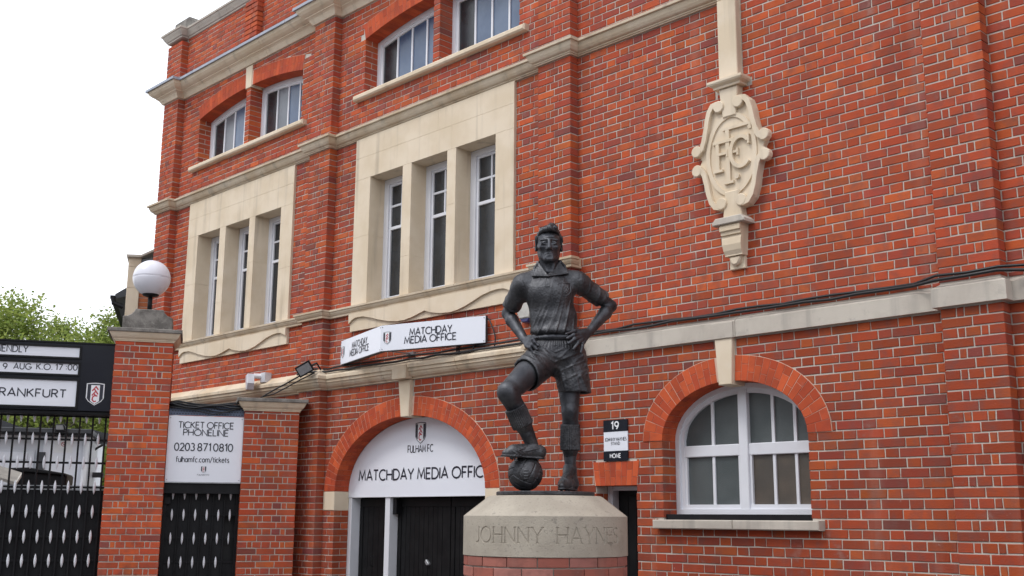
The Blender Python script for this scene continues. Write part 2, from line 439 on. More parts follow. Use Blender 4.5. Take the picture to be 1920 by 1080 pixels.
cm.box(F, -8.13, -8.0, 0, TOP-.2, -.62, -.2); cm.box(F, 8.7, 8.83, 0, TOP-.2, -.62, -.2)
cm.build('rear_structure', 'render_beige', stand)
# ---- bricks
bricks = []
for i, (a, b) in enumerate(BAYS):
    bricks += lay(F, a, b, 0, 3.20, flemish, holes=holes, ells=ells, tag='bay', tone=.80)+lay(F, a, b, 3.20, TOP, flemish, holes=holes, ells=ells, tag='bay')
for i, (a, b) in enumerate(PILS):
    hp = [(-9, 9, 3.16, 3.35), (-9, 9, 8.04, 8.30)]+([(-9, 9, 6.235, 6.385), (-9, 9, 4.035, 4.135)] if i < 3 else [])
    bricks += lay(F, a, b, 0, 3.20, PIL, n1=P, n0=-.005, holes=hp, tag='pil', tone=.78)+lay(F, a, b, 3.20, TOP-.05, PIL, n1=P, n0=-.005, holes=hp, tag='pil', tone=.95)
# small pilaster strip on the parapet
bricks += lay(F, -5.84, -5.50, 8.33, TOP-.05, cells([(1, 1), (2, 1)]), n1=.1, n0=-.005, tag='pil')
# reveals: edge bricks carry the depth of the jamb
jambs = [(up_c(b)-1.38, +1, 6.83, 7.575) for b in (0, 1)]+[(up_c(b)+1.38, -1, 6.83, 7.575) for b in (0, 1)]
jambs += [(-3.30, 1, 0, 1.73), (-.69, -1, 0, 1.73), (1.595, 1, 1.64, 2.33), (3.05, -1, 1.64, 2.33), (.816, 1, 0, 1.95), (1.295, -1, 0, 1.95)]
extra = []
for B in bricks:
    if B.tag != 'bay': continue
    us = [p[0] for p in B.poly]; zs = [p[1] for p in B.poly]; zc = sum(zs)/len(zs)
    for ju, sg, j0, j1 in jambs:
        e = max(us) if sg > 0 else min(us)
        if abs(e-ju) < .006 and j0-.03 < zc < j1+.01:
            if B.row % 2: B.n0 = -.205
            else:
                B.n0 = -.10; X = Brick(); X.fr = F; X.tag = 'jamb'; X.row = B.row; X.n0 = -.205; X.n1 = -.110; X.col = brick_color()
                a, c = (ju-.09, ju) if sg > 0 else (ju, ju+.09)
                X.poly = [(a, min(zs)), (c, min(zs)), (c, max(zs)), (a, max(zs))]; extra.append(X)
# brick mullions between the paired upper windows
for b in (0, 1):
    bricks += [B for B in lay(F, up_c(b)-.0575, up_c(b)+.0575, 6.83, 7.70, cells([(1,), (1,)]), n1=0, n0=-.205, tag='mull')]
    wm2 = MB(); wm2.box(F, up_c(b)-.051, up_c(b)+.051, 6.80, 7.71, -.21, -.0065); wm2.build('mullion_mortar', 'mortar', stand)
bricks += extra
emit(bricks, wall, 300, lambda B: B.tag in ('bay', 'pil') and not (1.9 < B.fr.P(0, 0, 0)[0] < 0))
# ---- arches
def arch_color(t=1.):
    v = random.uniform(.85, 1.12); c = random.choice([(.50, .085, .030), (.55, .10, .034), (.44, .07, .028)])
    return tuple(x*v for x in c)
def voussoir(fr, q, parent, mat='arch_brick', n0=-.2, n1=.0055, bev=.0018):
    m = MB(); m.cur = arch_color(); m.prism(fr, q, n0, n1, bev); return m.build('arch_brick', mat, parent, color=True)
def arch_ring(name, curve, n_courses, th, key, split=True, depthsplit=True, n0=-.2, kn=.03, kz=None):
    """curve(t) -> (point, outward normal) for t in 0..1 from left to right"""
    arc = MB(); K = 60; vs = []
    pts = [curve(i/K) for i in range(K+1)]
    for (p, o), (q, o2) in zip(pts[:-1], pts[1:]):
        a = (p[0]+o[0]*.004, p[1]+o[1]*.004); b = (q[0]+o2[0]*.004, q[1]+o2[1]*.004)
        c = (q[0]+o2[0]*(th+.004), q[1]+o2[1]*(th+.004)); d = (p[0]+o[0]*(th+.004), p[1]+o[1]*(th+.004))
        arc.prism(F, [a, d, c, b][::-1], n0, .0022)
    A = arc.build(name, 'arch_mortar', stand)
    # equal steps of arc length
    fine = [curve(i/800) for i in range(801)]; s = [0]
    for i in range(800): s.append(s[-1]+math.dist(fine[i][0], fine[i+1][0]))
    def atlen(x):
        i = min(799, int(np.searchsorted(s, x)-1)); i = max(i, 0); return fine[i]
    g = .0015
    for i in range(n_courses):
        l0 = s[-1]*i/n_courses+g; l1 = s[-1]*(i+1)/n_courses-g
        (p, o), (q, o2) = atlen(l0), atlen(l1)
        um = (p[0]+q[0])/2
        if key and key[0] < um < key[1]: continue
        cuts = ([0, th*(.36 if i % 2 else .66), th] if split else ([0, th*.5, th] if i % 2 else [0, th]))
        for c0, c1 in zip(cuts[:-1], cuts[1:]):
            quad = [(p[0]+o[0]*(c1-g*(c1 < th)), p[1]+o[1]*(c1-g*(c1 < th))), (p[0]+o[0]*(c0+g*(c0 > 0)), p[1]+o[1]*(c0+g*(c0 > 0))),
                    (q[0]+o2[0]*(c0+g*(c0 > 0)), q[1]+o2[1]*(c0+g*(c0 > 0))), (q[0]+o2[0]*(c1-g*(c1 < th)), q[1]+o2[1]*(c1-g*(c1 < th)))]
            if c0 == 0 and depthsplit:
                dm = -.075 if i % 2 else -.125
                voussoir(F, quad, A, n0=dm); voussoir(F, quad, A, n0=n0, n1=dm-.003)
            else: voussoir(F, quad, A, n0=n0)
    return A
def ell_curve(e):
    uc, zc, a, b = e
    def c(t):
        th = math.pi*(1-t); p = (uc+a*math.cos(th), zc+b*math.sin(th)); m = (math.cos(th)/a, math.sin(th)/b); l = math.hypot(*m)
        return p, (m[0]/l, m[1]/l)
    return c
def seg_curve(b):
    uc = up_c(b); a0 = math.asin(1.38/UPR)
    def c(t):
        a = -a0+2*a0*t; return (uc+UPR*math.sin(a), 7.725-UPR+UPR*math.cos(a)), (math.sin(a), math.cos(a))
    return c
def keystone(parent, poly, n0, n1): m = MB(); m.prism(F, poly, n0, n1, .006); return m.build('keystone', 'stone', parent)
A = arch_ring('arch', ell_curve(ell_door), 52, TH, (-2.09, -1.90))
keystone(A, [(-2.045, 2.745), (-1.905, 2.745), (-1.89, 3.157), (-2.10, 3.157)], -.15, .045)
A = arch_ring('arch', ell_curve(ell_win), 32, TH, (2.215, 2.395))
keystone(A, [(2.243, 2.765), (2.375, 2.765), (2.393, 3.162), (2.213, 3.162)], -.15, .045)
for b in (0, 1):
    A = arch_ring('arch', seg_curve(b), 37, .215, (up_c(b)-.075, up_c(b)+.075), split=False, depthsplit=False, n0=-.19)
    keystone(A, [(up_c(b)-.075, 7.70), (up_c(b)+.075, 7.70), (up_c(b)+.09, 8.036), (up_c(b)-.09, 8.036)], -.17, .012)
# flat arch over the small door
lm = MB(); lm.prism(F, [(.80, 1.948), (1.305, 1.948), (1.33, 2.160), (.78, 2.160)], -.2, .0022); LT = lm.build('flat_arch', 'arch_mortar', stand)
for i in range(8):
    def lx(t, z): return .778+.557*t+( .034-.068*t)*(1-(z-1.945)/.218)
    t0, t1 = i/8, (i+1)/8; zz = [1.944, 1.944+.218*(.36 if i % 2 else .64), 2.162]
    for z0, z1 in zip(zz[:-1], zz[1:]):
        voussoir(F, [(lx(t0, z0)+.0015, z0+.0012), (lx(t1, z0)-.0015, z0+.0012), (lx(t1, z1)-.0015, z1-.0012), (lx(t0, z1)+.0015, z1-.0012)], LT)
# ---- springing stones of the door arch
for a, b in ((-3.524, -3.30), (-.69, -.478)):
    child('springing_stone', 'stone', stand, lambda m: m.box(F, a, b, 1.724, 1.942, -.21, .004, .004))
# ---- bands and cornices
def around(pils, u0, u1, z=None):
    pts = [(u0, 0)] if not any(a <= u0 <= b for a, b in pils) else []
    for a, b in pils:
        if b < u0 or a > u1: continue
        if a > u0+1e-6: pts += [(a, 0), (a, P), (b, P), (b, 0)]
        else: pts += [(a, -.35), (a, P), (b, P), (b, 0)]
    pts.append((u1, 0)); return pts
profB = [(-.03, 6.236), (.022, 6.236), (.022, 6.250), (.034, 6.250), (.034, 6.264), (.046, 6.266), (.058, 6.275), (.075, 6.300), (.086, 6.330), (.090, 6.348), (.112, 6.350), (.115, 6.375), (.10, 6.384), (-.03, 6.392)]
sweep(F, profB, around(PILS[:3], -8.15, 2.366), 'string_course', 'stone_cornice', stand, 1.35)
profS = [(-.03, 4.036), (.040, 4.036), (.040, 4.058), (.052, 4.066), (.066, 4.086), (.070, 4.105), (.082, 4.108), (.084, 4.130), (-.03, 4.142)]
pth = around(PILS[:3], -8.15, .70); pth[-1] = (.645, 0)
sweep(F, profS, pth, 'sill_course', 'stone_cornice', stand, 1.3)
profA = [(-.03, 8.041), (.025, 8.041), (.032, 8.052), (.046, 8.078), (.066, 8.108), (.092, 8.128), (.100, 8.130), (.100, 8.142), (.118, 8.150), (.150, 8.172), (.182, 8.206), (.196, 8.238), (.200, 8.250), (-.03, 8.265)]
sweep(F, profA, around(PILS, -8.15, 8.80), 'cornice', 'stone', stand, 1.4)
profL = [(-.03, 8.268), (.197, 8.253), (.218, 8.243), (.226, 8.246), (.226, 8.284), (.10, 8.315), (-.03, 8.33)]
sweep(F, profL, around(PILS, -8.15, 8.80), 'lead_flashing', 'lead', stand, .62, .004)
profC = [(-.03, 3.161), (.020, 3.161), (.020, 3.176), (.030, 3.178), (.050, 3.188), (.070, 3.212), (.078, 3.238), (.092, 3.240), (.092, 3.276), (.112, 3.279), (.112, 3.316), (-.03, 3.43)]
sweep(F, profC, around(PILS[:3], -8.15, .66), 'cornice', 'stone_cornice', stand, 1.25)
profD = [(-.03, 3.164), (.045, 3.164), (.045, 3.302), (-.03, 3.352)]
sweep(F, profD, around(PILS[3:], .665, 8.80), 'cornice', 'stone_grey', stand, 1.75)
child('cornice_block', 'stone_grey', stand, lambda m: m.prism(F, [(2.195, 3.158), (2.41, 3.158), (2.41, 3.296), (2.195, 3.296)], .01, .058, .004))
child('cornice_block', 'stone_cornice', stand, lambda m: m.box(F, -2.12, -1.872, 3.163, 3.318, .01, .125, .004))
# parapet coping
profP = [(-.25, 9.055), (.0, 9.055), (.018, 9.062), (.018, 9.085), (.034, 9.09), (.045, 9.11), (.068, 9.145), (.082, 9.175), (.094, 9.178), (.098, 9.205), (-.25, 9.235)]
sweep(F, profP, around(PILS[:1], -8.15, 8.80), 'coping', 'stone_grey', stand, 1.2)
child('pier_block', 'stone_dirty', stand, lambda m: m.prism(F, [(-8.10, 9.22), (-7.62, 9.22), (-7.64, 9.41), (-8.08, 9.41)], -.40, .06, .012))
# ---- upper windows
def arched_loops(u0, u1, z0, top, w, K=10, wb=None):
    f = lambda a, b, zz, off: [(a, zz), (b, zz)]+[(b+(a-b)*i/K, top(b+(a-b)*i/K)-off) for i in range(K+1)]
    return f(u0, u1, z0, 0), f(u0+w, u1-w, z0+(wb or w), w)
def strip(u0, u1, z0, top, K=4): return [(u0, z0), (u1, z0)]+[(u1+(u0-u1)*i/K, top(u1+(u0-u1)*i/K)) for i in range(K+1)]
for b in (0, 1):
    child('window_sill', 'stone', stand, lambda m: (m.prism(Fr(F.P(up_c(b)-1.525, 0, 0), F.u, F.n), [(0, 6.757), (3.05, 6.757), (3.05, 6.83), (0, 6.83)], -.2, .075, .018)))
    for sd_ in (-1, 1):
        u0, u1 = (up_c(b)-1.38, up_c(b)-.0575) if sd_ < 0 else (up_c(b)+.0575, up_c(b)+1.38)
        tp = up_top(b); m = MB()
        o1, i1 = arched_loops(u0, u1, 6.832, tp, .055); m.ring(F, o1, i1, -.26, -.195)
        o2, i2 = arched_loops(u0+.05, u1-.05, 6.862, lambda u: tp(u)-.05, .045); m.ring(F, o2, i2, -.25, -.213)
        w = recalc(m.build('window', 'white_paint', stand))
        a, c = u0+.095, u1-.095; n = 4
        for i in range(n):
            x0 = a+(c-a)*i/n; x1 = a+(c-a)*(i+1)/n
            if i: child('glazing_bar', 'white_paint', w, lambda m: m.prism(F, strip(x0-.013, x0+.013, 6.90, lambda u: tp(u)-.09), -.245, -.218))
            gl = ['glass_dark', 'glass_sky_pale', 'glass_sky_blue', 'glass_sky_blue'][i] if b == 0 else ['glass_dark', 'glass_sky_blue', 'glass_sky_blue', 'glass_sky_blue'][i]  # reflection differing from pane to pane, painted by choice of colour
            child('pane', gl, w, lambda m: m.prism(F, strip(x0-.008, x1+.008, 6.89, lambda u: tp(u)-.085), -.240, -.232))
# ---- stone window surrounds with three tall sashes each
OPS = [(-2.77, -2.145), (-1.98, -1.35), (-1.20, -.56)]
wave_px = [(50, 985), (60, 965), (80, 953), (120, 947), (165, 955), (200, 964), (250, 972), (300, 973), (340, 966), (380, 950), (415, 932), (445, 916), (480, 926), (530, 930), (580, 925), (620, 913), (660, 893), (700, 868), (750, 835), (800, 812), (840, 800), (870, 798), (885, 803), (897, 815)]
wave = [F.uz(640+x/2.842, 260+y/2.842, .045) for x, y in wave_px]
for b in (0, 1):
    s = SH*(b-1)
    sm = MB(); sm.box(F, -3.06+s, -.29+s, 5.72, 6.22, -.19, .02); sur = sm.build('window_surround', 'stone', stand)
    def blk(a, c, z0, z1, n0=-.2, n1=.03): child('stone_block', 'stone', sur, lambda m: m.box(F, a+s+.0006, c+s-.0006, z0+.0006, z1-.0006, n0, n1, .0016))
    us = [-3.075, -2.77, -2.145, -1.98, -1.35, -1.20, -.56, -.275]
    for i in (0, 2, 4, 6):
        zm = [4.98, 4.60, 5.06, 4.85][i//2]
        blk(us[i], us[i+1], 4.14, zm); blk(us[i], us[i+1], zm, 5.705)
    for a, c in ((-3.075, -2.07), (-2.07, -1.275), (-1.275, -.275)): blk(a, c, 5.705, 5.985, -.2, .03)
    for a, c in ((-3.075, -2.52), (-2.52, -1.52), (-1.52, -.80), (-.80, -.275)): blk(a, c, 5.985, 6.236, -.05, .03)
    # apron below the sill course
    am = MB(); am.box(F, -3.075+s, -.275+s, 3.826, 4.036, -.02, .030); ap = am.build('apron', 'stone', stand)
    wv = [(u+s, z) for u, z in wave]; wv[0] = (-3.075+s, wv[0][1]); wv[-1] = (-.275+s, wv[-1][1])
    m = MB(); K = len(wv)
    for (p, q) in zip(wv[:-1], wv[1:]): m.prism(F, [p, q, (q[0], 4.034), (p[0], 4.034)], .029, .056)
    m.build('apron_scallop', 'stone', ap)
    for i, (a, c) in enumerate(OPS):
        a += s; c += s; m = MB()
        m.ring(F, [(a, 4.14), (c, 4.14), (c, 5.70), (a, 5.70)], [(a+.085, 4.20), (c-.085, 4.20), (c-.085, 5.635), (a+.085, 5.635)], -.26, -.195)
        m.ring(F, [(a+.08, 4.19), (c-.08, 4.19), (c-.08, 5.64), (a+.08, 5.64)], [(a+.115, 4.235), (c-.115, 4.235), (c-.115, 5.605), (a+.115, 5.605)], -.25, -.215)
        w = recalc(m.build('window', 'white_paint', stand)); x0, x1 = a+.115, c-.115; xm = (x0+x1)/2
        child('transom', 'white_paint', w, lambda m: m.box(F, x0-.002, x1+.002, 5.055, 5.095, -.248, -.214, .004))
        child('glazing_bar', 'white_paint', w, lambda m: m.box(F, xm-.013, xm+.013, 5.094, 5.606, -.246, -.219, .003))
        child('glazing_bar', 'white_paint', w, lambda m: m.box(F, x0-.002, x1+.002, 5.338, 5.366, -.247, -.218, .003))
        for p0, p1, q0, q1 in ((x0, xm-.01, 5.36, 5.61), (xm+.01, x1, 5.36, 5.61), (x0, xm-.01, 5.09, 5.345), (xm+.01, x1, 5.09, 5.345), (x0, x1, 4.23, 5.06)):
            child('pane', 'glass_dark', w, lambda m: m.box(F, p0, p1, q0, q1, -.240, -.233))
# ---- ground floor arched window
e = ell_win; tpw = lambda u: e[1]+e[3]*math.sqrt(max(0, 1-((u-e[0])/e[2])**2))
def ell_in(w): return lambda u: e[1]+(e[3]-w)*math.sqrt(max(0, 1-min(1, abs(u-e[0])/(e[2]-w))**2))
child('window_sill', 'stone_grey', stand, lambda m: m.box(F, 1.533, 2.36, 1.568, 1.645, -.15, .085, .008))
child('window_sill', 'stone_grey', stand, lambda m: m.box(F, 2.363, 3.157, 1.568, 1.645, -.15, .085, .008))
child('sub_sill', 'black_paint', stand, lambda m: m.box(F, 1.597, 3.048, 1.646, 1.692, -.20, -.03, .004))
def eloop(w, zb, K=28):
    ee = (e[0], e[1], e[2]-w, e[3]-w)
    return [(ee[0]-ee[2], zb), (ee[0]+ee[2], zb)]+[(ee[0]+ee[2]*math.cos(math.pi*i/K), ee[1]+ee[3]*math.sin(math.pi*i/K)) for i in range(K+1)]
m = MB(); m.ring(F, eloop(.002, 1.69), eloop(.045, 1.735), -.27, -.185); m.ring(F, eloop(.04, 1.73), eloop(.085, 1.775), -.262, -.205)
m.box(F, e[0]-.012-.045, e[0]-.012+.045, 1.73, e[1]+e[3]-.03, -.262, -.19, .006)
w3 = recalc(m.build('window', 'white_paint', stand))
uL0, uM0, uM1, uR1 = e[0]-e[2]+.085, e[0]-.057, e[0]+.033, e[0]+e[2]-.085
itop = ell_in(.085)
child('transom', 'white_paint', w3, lambda m: (m.box(F, uL0-.01, uM0+.004, 2.185, 2.285, -.260, -.208, .006)))
child('transom', 'white_paint', w3, lambda m: (m.box(F, uM1-.004, uR1+.01, 2.185, 2.285, -.260, -.208, .006)))
for side, (a, c, cols) in enumerate(((uL0, uM0, 2), (uM1, uR1, 3))):
    child('sash', 'white_paint', w3, lambda m: m.box(F, a, a+.022, 1.775, 2.186, -.258, -.213)); child('sash', 'white_paint', w3, lambda m: m.box(F, c-.022, c, 1.775, 2.186, -.258, -.213))
    if side == 1: cuts = [a, a+.235, a+.445, c]
    else: cuts = [a, a+.30, c]
    for i in range(cols):
        x0, x1 = cuts[i], cuts[i+1]
        if i:
            child('glazing_bar', 'white_paint', w3, lambda m: m.box(F, x0-.014, x0+.014, 1.775, 2.186, -.256, -.222, .003))
            child('glazing_bar', 'white_paint', w3, lambda m: m.prism(F, strip(x0-.014, x0+.014, 2.284, lambda u: itop(u)+.004), -.256, -.222))
        low = 'glass_brown' if side == 1 else 'glass_obscure'
        child('pane', low, w3, lambda m: m.box(F, x0, x1, 1.765, 2.19, -.246, -.238))
        child('pane', 'glass_obscure', w3, lambda m: m.prism(F, strip(x0, x1, 2.28, lambda u: max(itop(u)+.005, 2.285), 8), -.246, -.238))
# ---- doorway under the big arch: black doors, white posts, white tympanum board
dn = -.20
dm = MB(); dm.box(F, -3.298, -.692, 0, 1.944, -.50, -.40); dback = dm.build('door_recess', 'black_board', stand)
tb = MB(); ed = ell_door; K = 40
tb.prism(F, [(ed[0]-1.30, 1.884), (ed[0]+1.30, 1.884)]+[(ed[0]+1.30*math.cos(math.pi*i/K), 1.944+.81*math.sin(math.pi*i/K)) for i in range(K+1)], -.235, dn)
tymp = tb.build('tympanum_board', 'sign_white', stand)
child('board_trim', 'white_paint', tymp, lambda m: m.box(F, -3.297, -.693, 1.874, 1.8835, -.24, dn+.004))
def post(a, c, n0, n1): child('door_post', 'white_paint', stand, lambda m: m.box(F, a, c, 0, 1.873, n0, n1, .004))
post(-3.296, -3.232, -.42, -.205)
post(-2.60, -2.512, -.42, -.212)
def leaf(a, c, boards, n1=-.33, name='door_leaf'):
    dl = child(name, 'black_board', stand, lambda m: m.box(F, a, c, 0, 1.871, n1-.05, n1-.012))
    child('door_rail', 'black_board', dl, lambda m: m.box(F, a+.005, c-.005, 1.766, 1.862, n1-.02, n1+.006, .004))
    for q in (a+.004, c-.064): child('door_stile', 'black_board', dl, lambda m: m.box(F, q, q+.06, 0, 1.764, n1-.02, n1+.005, .004))
    x0, x1 = a+.066, c-.066
    for i in range(boards):
        p, r = x0+(x1-x0)*i/boards+.0025, x0+(x1-x0)*(i+1)/boards-.0025
        child('board', 'black_board', dl, lambda m: m.box(F, p, r, 0, 1.764, n1-.02, n1-.004+random.uniform(-.001, .001), .003))
    return dl
leaf(-3.229, -2.605, 5); d1 = leaf(-2.508, -1.585, 10); leaf(-1.58, -.70, 10)
child('hinge_block', 'black_paint', d1, lambda m: m.box(F, -2.506, -2.44, 1.68, 1.862, -.33, -.25, .004))
u, z = F.uz(640+975/6, 900+925/6, -.33)
child('padlock', 'galvanised', d1, lambda m: m.prism(F, [(u-.03, z+.005), (u-.005, z-.03), (u+.035, z-.03), (u+.035, z-.012), (u-.012, z+.03)], -.335, -.305, .003))
u, z = F.uz(640+567/6, 900+845/6, -.33)
child('door_knob', 'black_paint', d1, lambda m: m.prism(F, [(u+.02*math.cos(i*.785), z+.02*math.sin(i*.785)) for i in range(8)], -.335, -.29, .004))
u, z = F.uz(640+357/6, 900+915/6, -.21)
child('pull_handle', 'black_paint', stand, lambda m: m.tube([F.P(u, z+.058, -.212), F.P(u, z+.05, -.17), F.P(u, z, -.165), F.P(u, z-.05, -.17), F.P(u, z-.058, -.212)], .006))
# ---- small door beside the pilaster
sd2 = child('small_door', 'black_board', stand, lambda m: m.box(F, .83, 1.29, 0, 1.93, -.30, -.25))
child('door_frame', 'grey_box', sd2, lambda m: (m.box(F, .8165, .875, 0, 1.945, -.26, -.16, .003), m.box(F, .8765, 1.2945, 1.905, 1.945, -.26, -.16, .003)))
for i in range(4): child('board', 'black_board', sd2, lambda m: m.box(F, .90+i*.098, .992+i*.098, 0, 1.86, -.27, -.244, .004))
# ---- pendant strip, cartouche and corbel
ux = 2.465
# backplate outline from the scrolls
half = [(0, 5.275), (.10, 5.275), (.16, 5.268), (.215, 5.22), (.245, 5.13), (.262, 5.02), (.285, 4.92), (.31, 4.87), (.345, 4.87), (.352, 4.84), (.338, 4.80), (.318, 4.77),
        (.338, 4.74), (.352, 4.70), (.345, 4.67), (.31, 4.67), (.288, 4.62), (.265, 4.52), (.248, 4.42), (.218, 4.335), (.165, 4.285), (.10, 4.272), (0, 4.272)]
outl = [(ux+a, z) for a, z in half][::-1]+[(ux-a, z) for a, z in half[1:-1]]
ca = child('cartouche', 'stone', stand, lambda m: m.prism(F, [(q[0], q[1]) for q in outl], -.03, .058, .006), label='pale carved stone cartouche with scrolls and entwined letters')
child('pendant_strip', 'stone', ca, lambda m: (m.box(F, 2.367, 2.563, 5.44, 6.22, -.05, .075, .006), m.box(F, 2.367, 2.563, 6.222, 7.6, -.05, .075, .006)))
ux = 2.465
capp = [(-.03, 5.375), (.02, 5.375), (.02, 5.395), (.03, 5.40), (.05, 5.41), (.06, 5.425), (.06, 5.445), (-.03, 5.455)]
sweep(F, capp, [(2.345, -.05), (2.345, .085), (2.585, .085), (2.585, -.05)], 'capital', 'stone', ca, 9)
child('key_piece', 'stone', ca, lambda m: m.prism(F, [(ux-.068, 5.105), (ux+.068, 5.105), (ux+.098, 5.372), (ux-.098, 5.372)], -.03, .085, .008))
oc = (ux, 4.765)
child('oval_rim', 'stone', ca, lambda m: m.ring(F, [(oc[0]+.262*math.cos(i*math.pi/24), oc[1]+.375*math.sin(i*math.pi/24)) for i in range(48)], [(oc[0]+.222*math.cos(i*math.pi/24), oc[1]+.335*math.sin(i*math.pi/24)) for i in range(48)], .05, .072))
def scroll(sx, pts, w0):
    P_ = [(ux+sx*a, z) for a, z in pts]; K = len(P_); m = MB()
    L, R = [], []
    for i in range(K):
        d = (P_[min(i+1, K-1)][0]-P_[max(i-1, 0)][0], P_[min(i+1, K-1)][1]-P_[max(i-1, 0)][1]); l = math.hypot(*d) or 1
        w = w0*(.85+.2*(abs(i/(K-1)-.5)*2)**2)
        L.append((P_[i][0]-d[1]/l*w, P_[i][1]+d[0]/l*w)); R.append((P_[i][0]+d[1]/l*w, P_[i][1]-d[0]/l*w))
    for i in range(K-1):
        q = [R[i], R[i+1], L[i+1], L[i]]
        m.prism(F, q, .045, .0985)
    for c in (P_[0], P_[-1]):
        m.prism(F, [(c[0]+.054*math.cos(j*.5236), c[1]+.054*math.sin(j*.5236)) for j in range(12)], .045, .102, .006)
    return recalc(m.build('scroll', 'stone', ca))
upr = [(.100, 5.215), (.125, 5.245), (.165, 5.240), (.203, 5.19), (.228, 5.11), (.245, 5.02), (.268, 4.93), (.295, 4.865), (.332, 4.842), (.348, 4.856)]
lwr = [(.100, 4.328), (.125, 4.300), (.165, 4.308), (.205, 4.36), (.232, 4.44), (.25, 4.53), (.272, 4.62), (.298, 4.670), (.332, 4.692), (.348, 4.678)]
for sx in (-1, 1): scroll(sx, upr, .026); scroll(sx, lwr, .026)
child('key_piece', 'stone', ca, lambda m: m.prism(F, [(ux-.10, 4.16), (ux+.10, 4.16), (ux+.070, 4.43), (ux-.070, 4.43)], -.03, .085, .008))
child('shelf', 'stone_grey', ca, lambda m: m.prism(Fr(F.P(ux, 0, 0), F.u, F.n), [(-.165, 4.125), (.165, 4.125), (.165, 4.150), (.13, 4.185), (-.13, 4.185), (-.165, 4.150)], -.03, .155, .006))
cprof = [(-.03, 4.124), (.125, 4.124), (.135, 4.105), (.135, 4.07), (.118, 4.06), (.118, 4.035), (.100, 4.028), (.108, 4.0), (.112, 3.95), (.10, 3.90), (.082, 3.865), (.082, 3.855), (-.03, 3.855)]
m = MB(); K = len(cprof)
m.add([F.P(ux+s*(.105-.018*(4.124-z)/.27), z, q) for s in (-1, 1) for q, z in cprof], [(j, (j+1) % K, K+(j+1) % K, K+j) for j in range(K)]+[tuple(range(K)), tuple(K+j for j in reversed(range(K)))])
recalc(m.build('corbel', 'stone', ca))
child('corbel_drop', 'stone', ca, lambda m: (m.box(F, ux-.078, ux+.078, 3.745, 3.854, -.03, .03, .004), m.prism(F, [(ux+.06*math.cos(math.pi+j*math.pi/8), 3.853+.085*math.sin(math.pi+j*math.pi/8)) for j in range(9)], .02, .072, .015)))
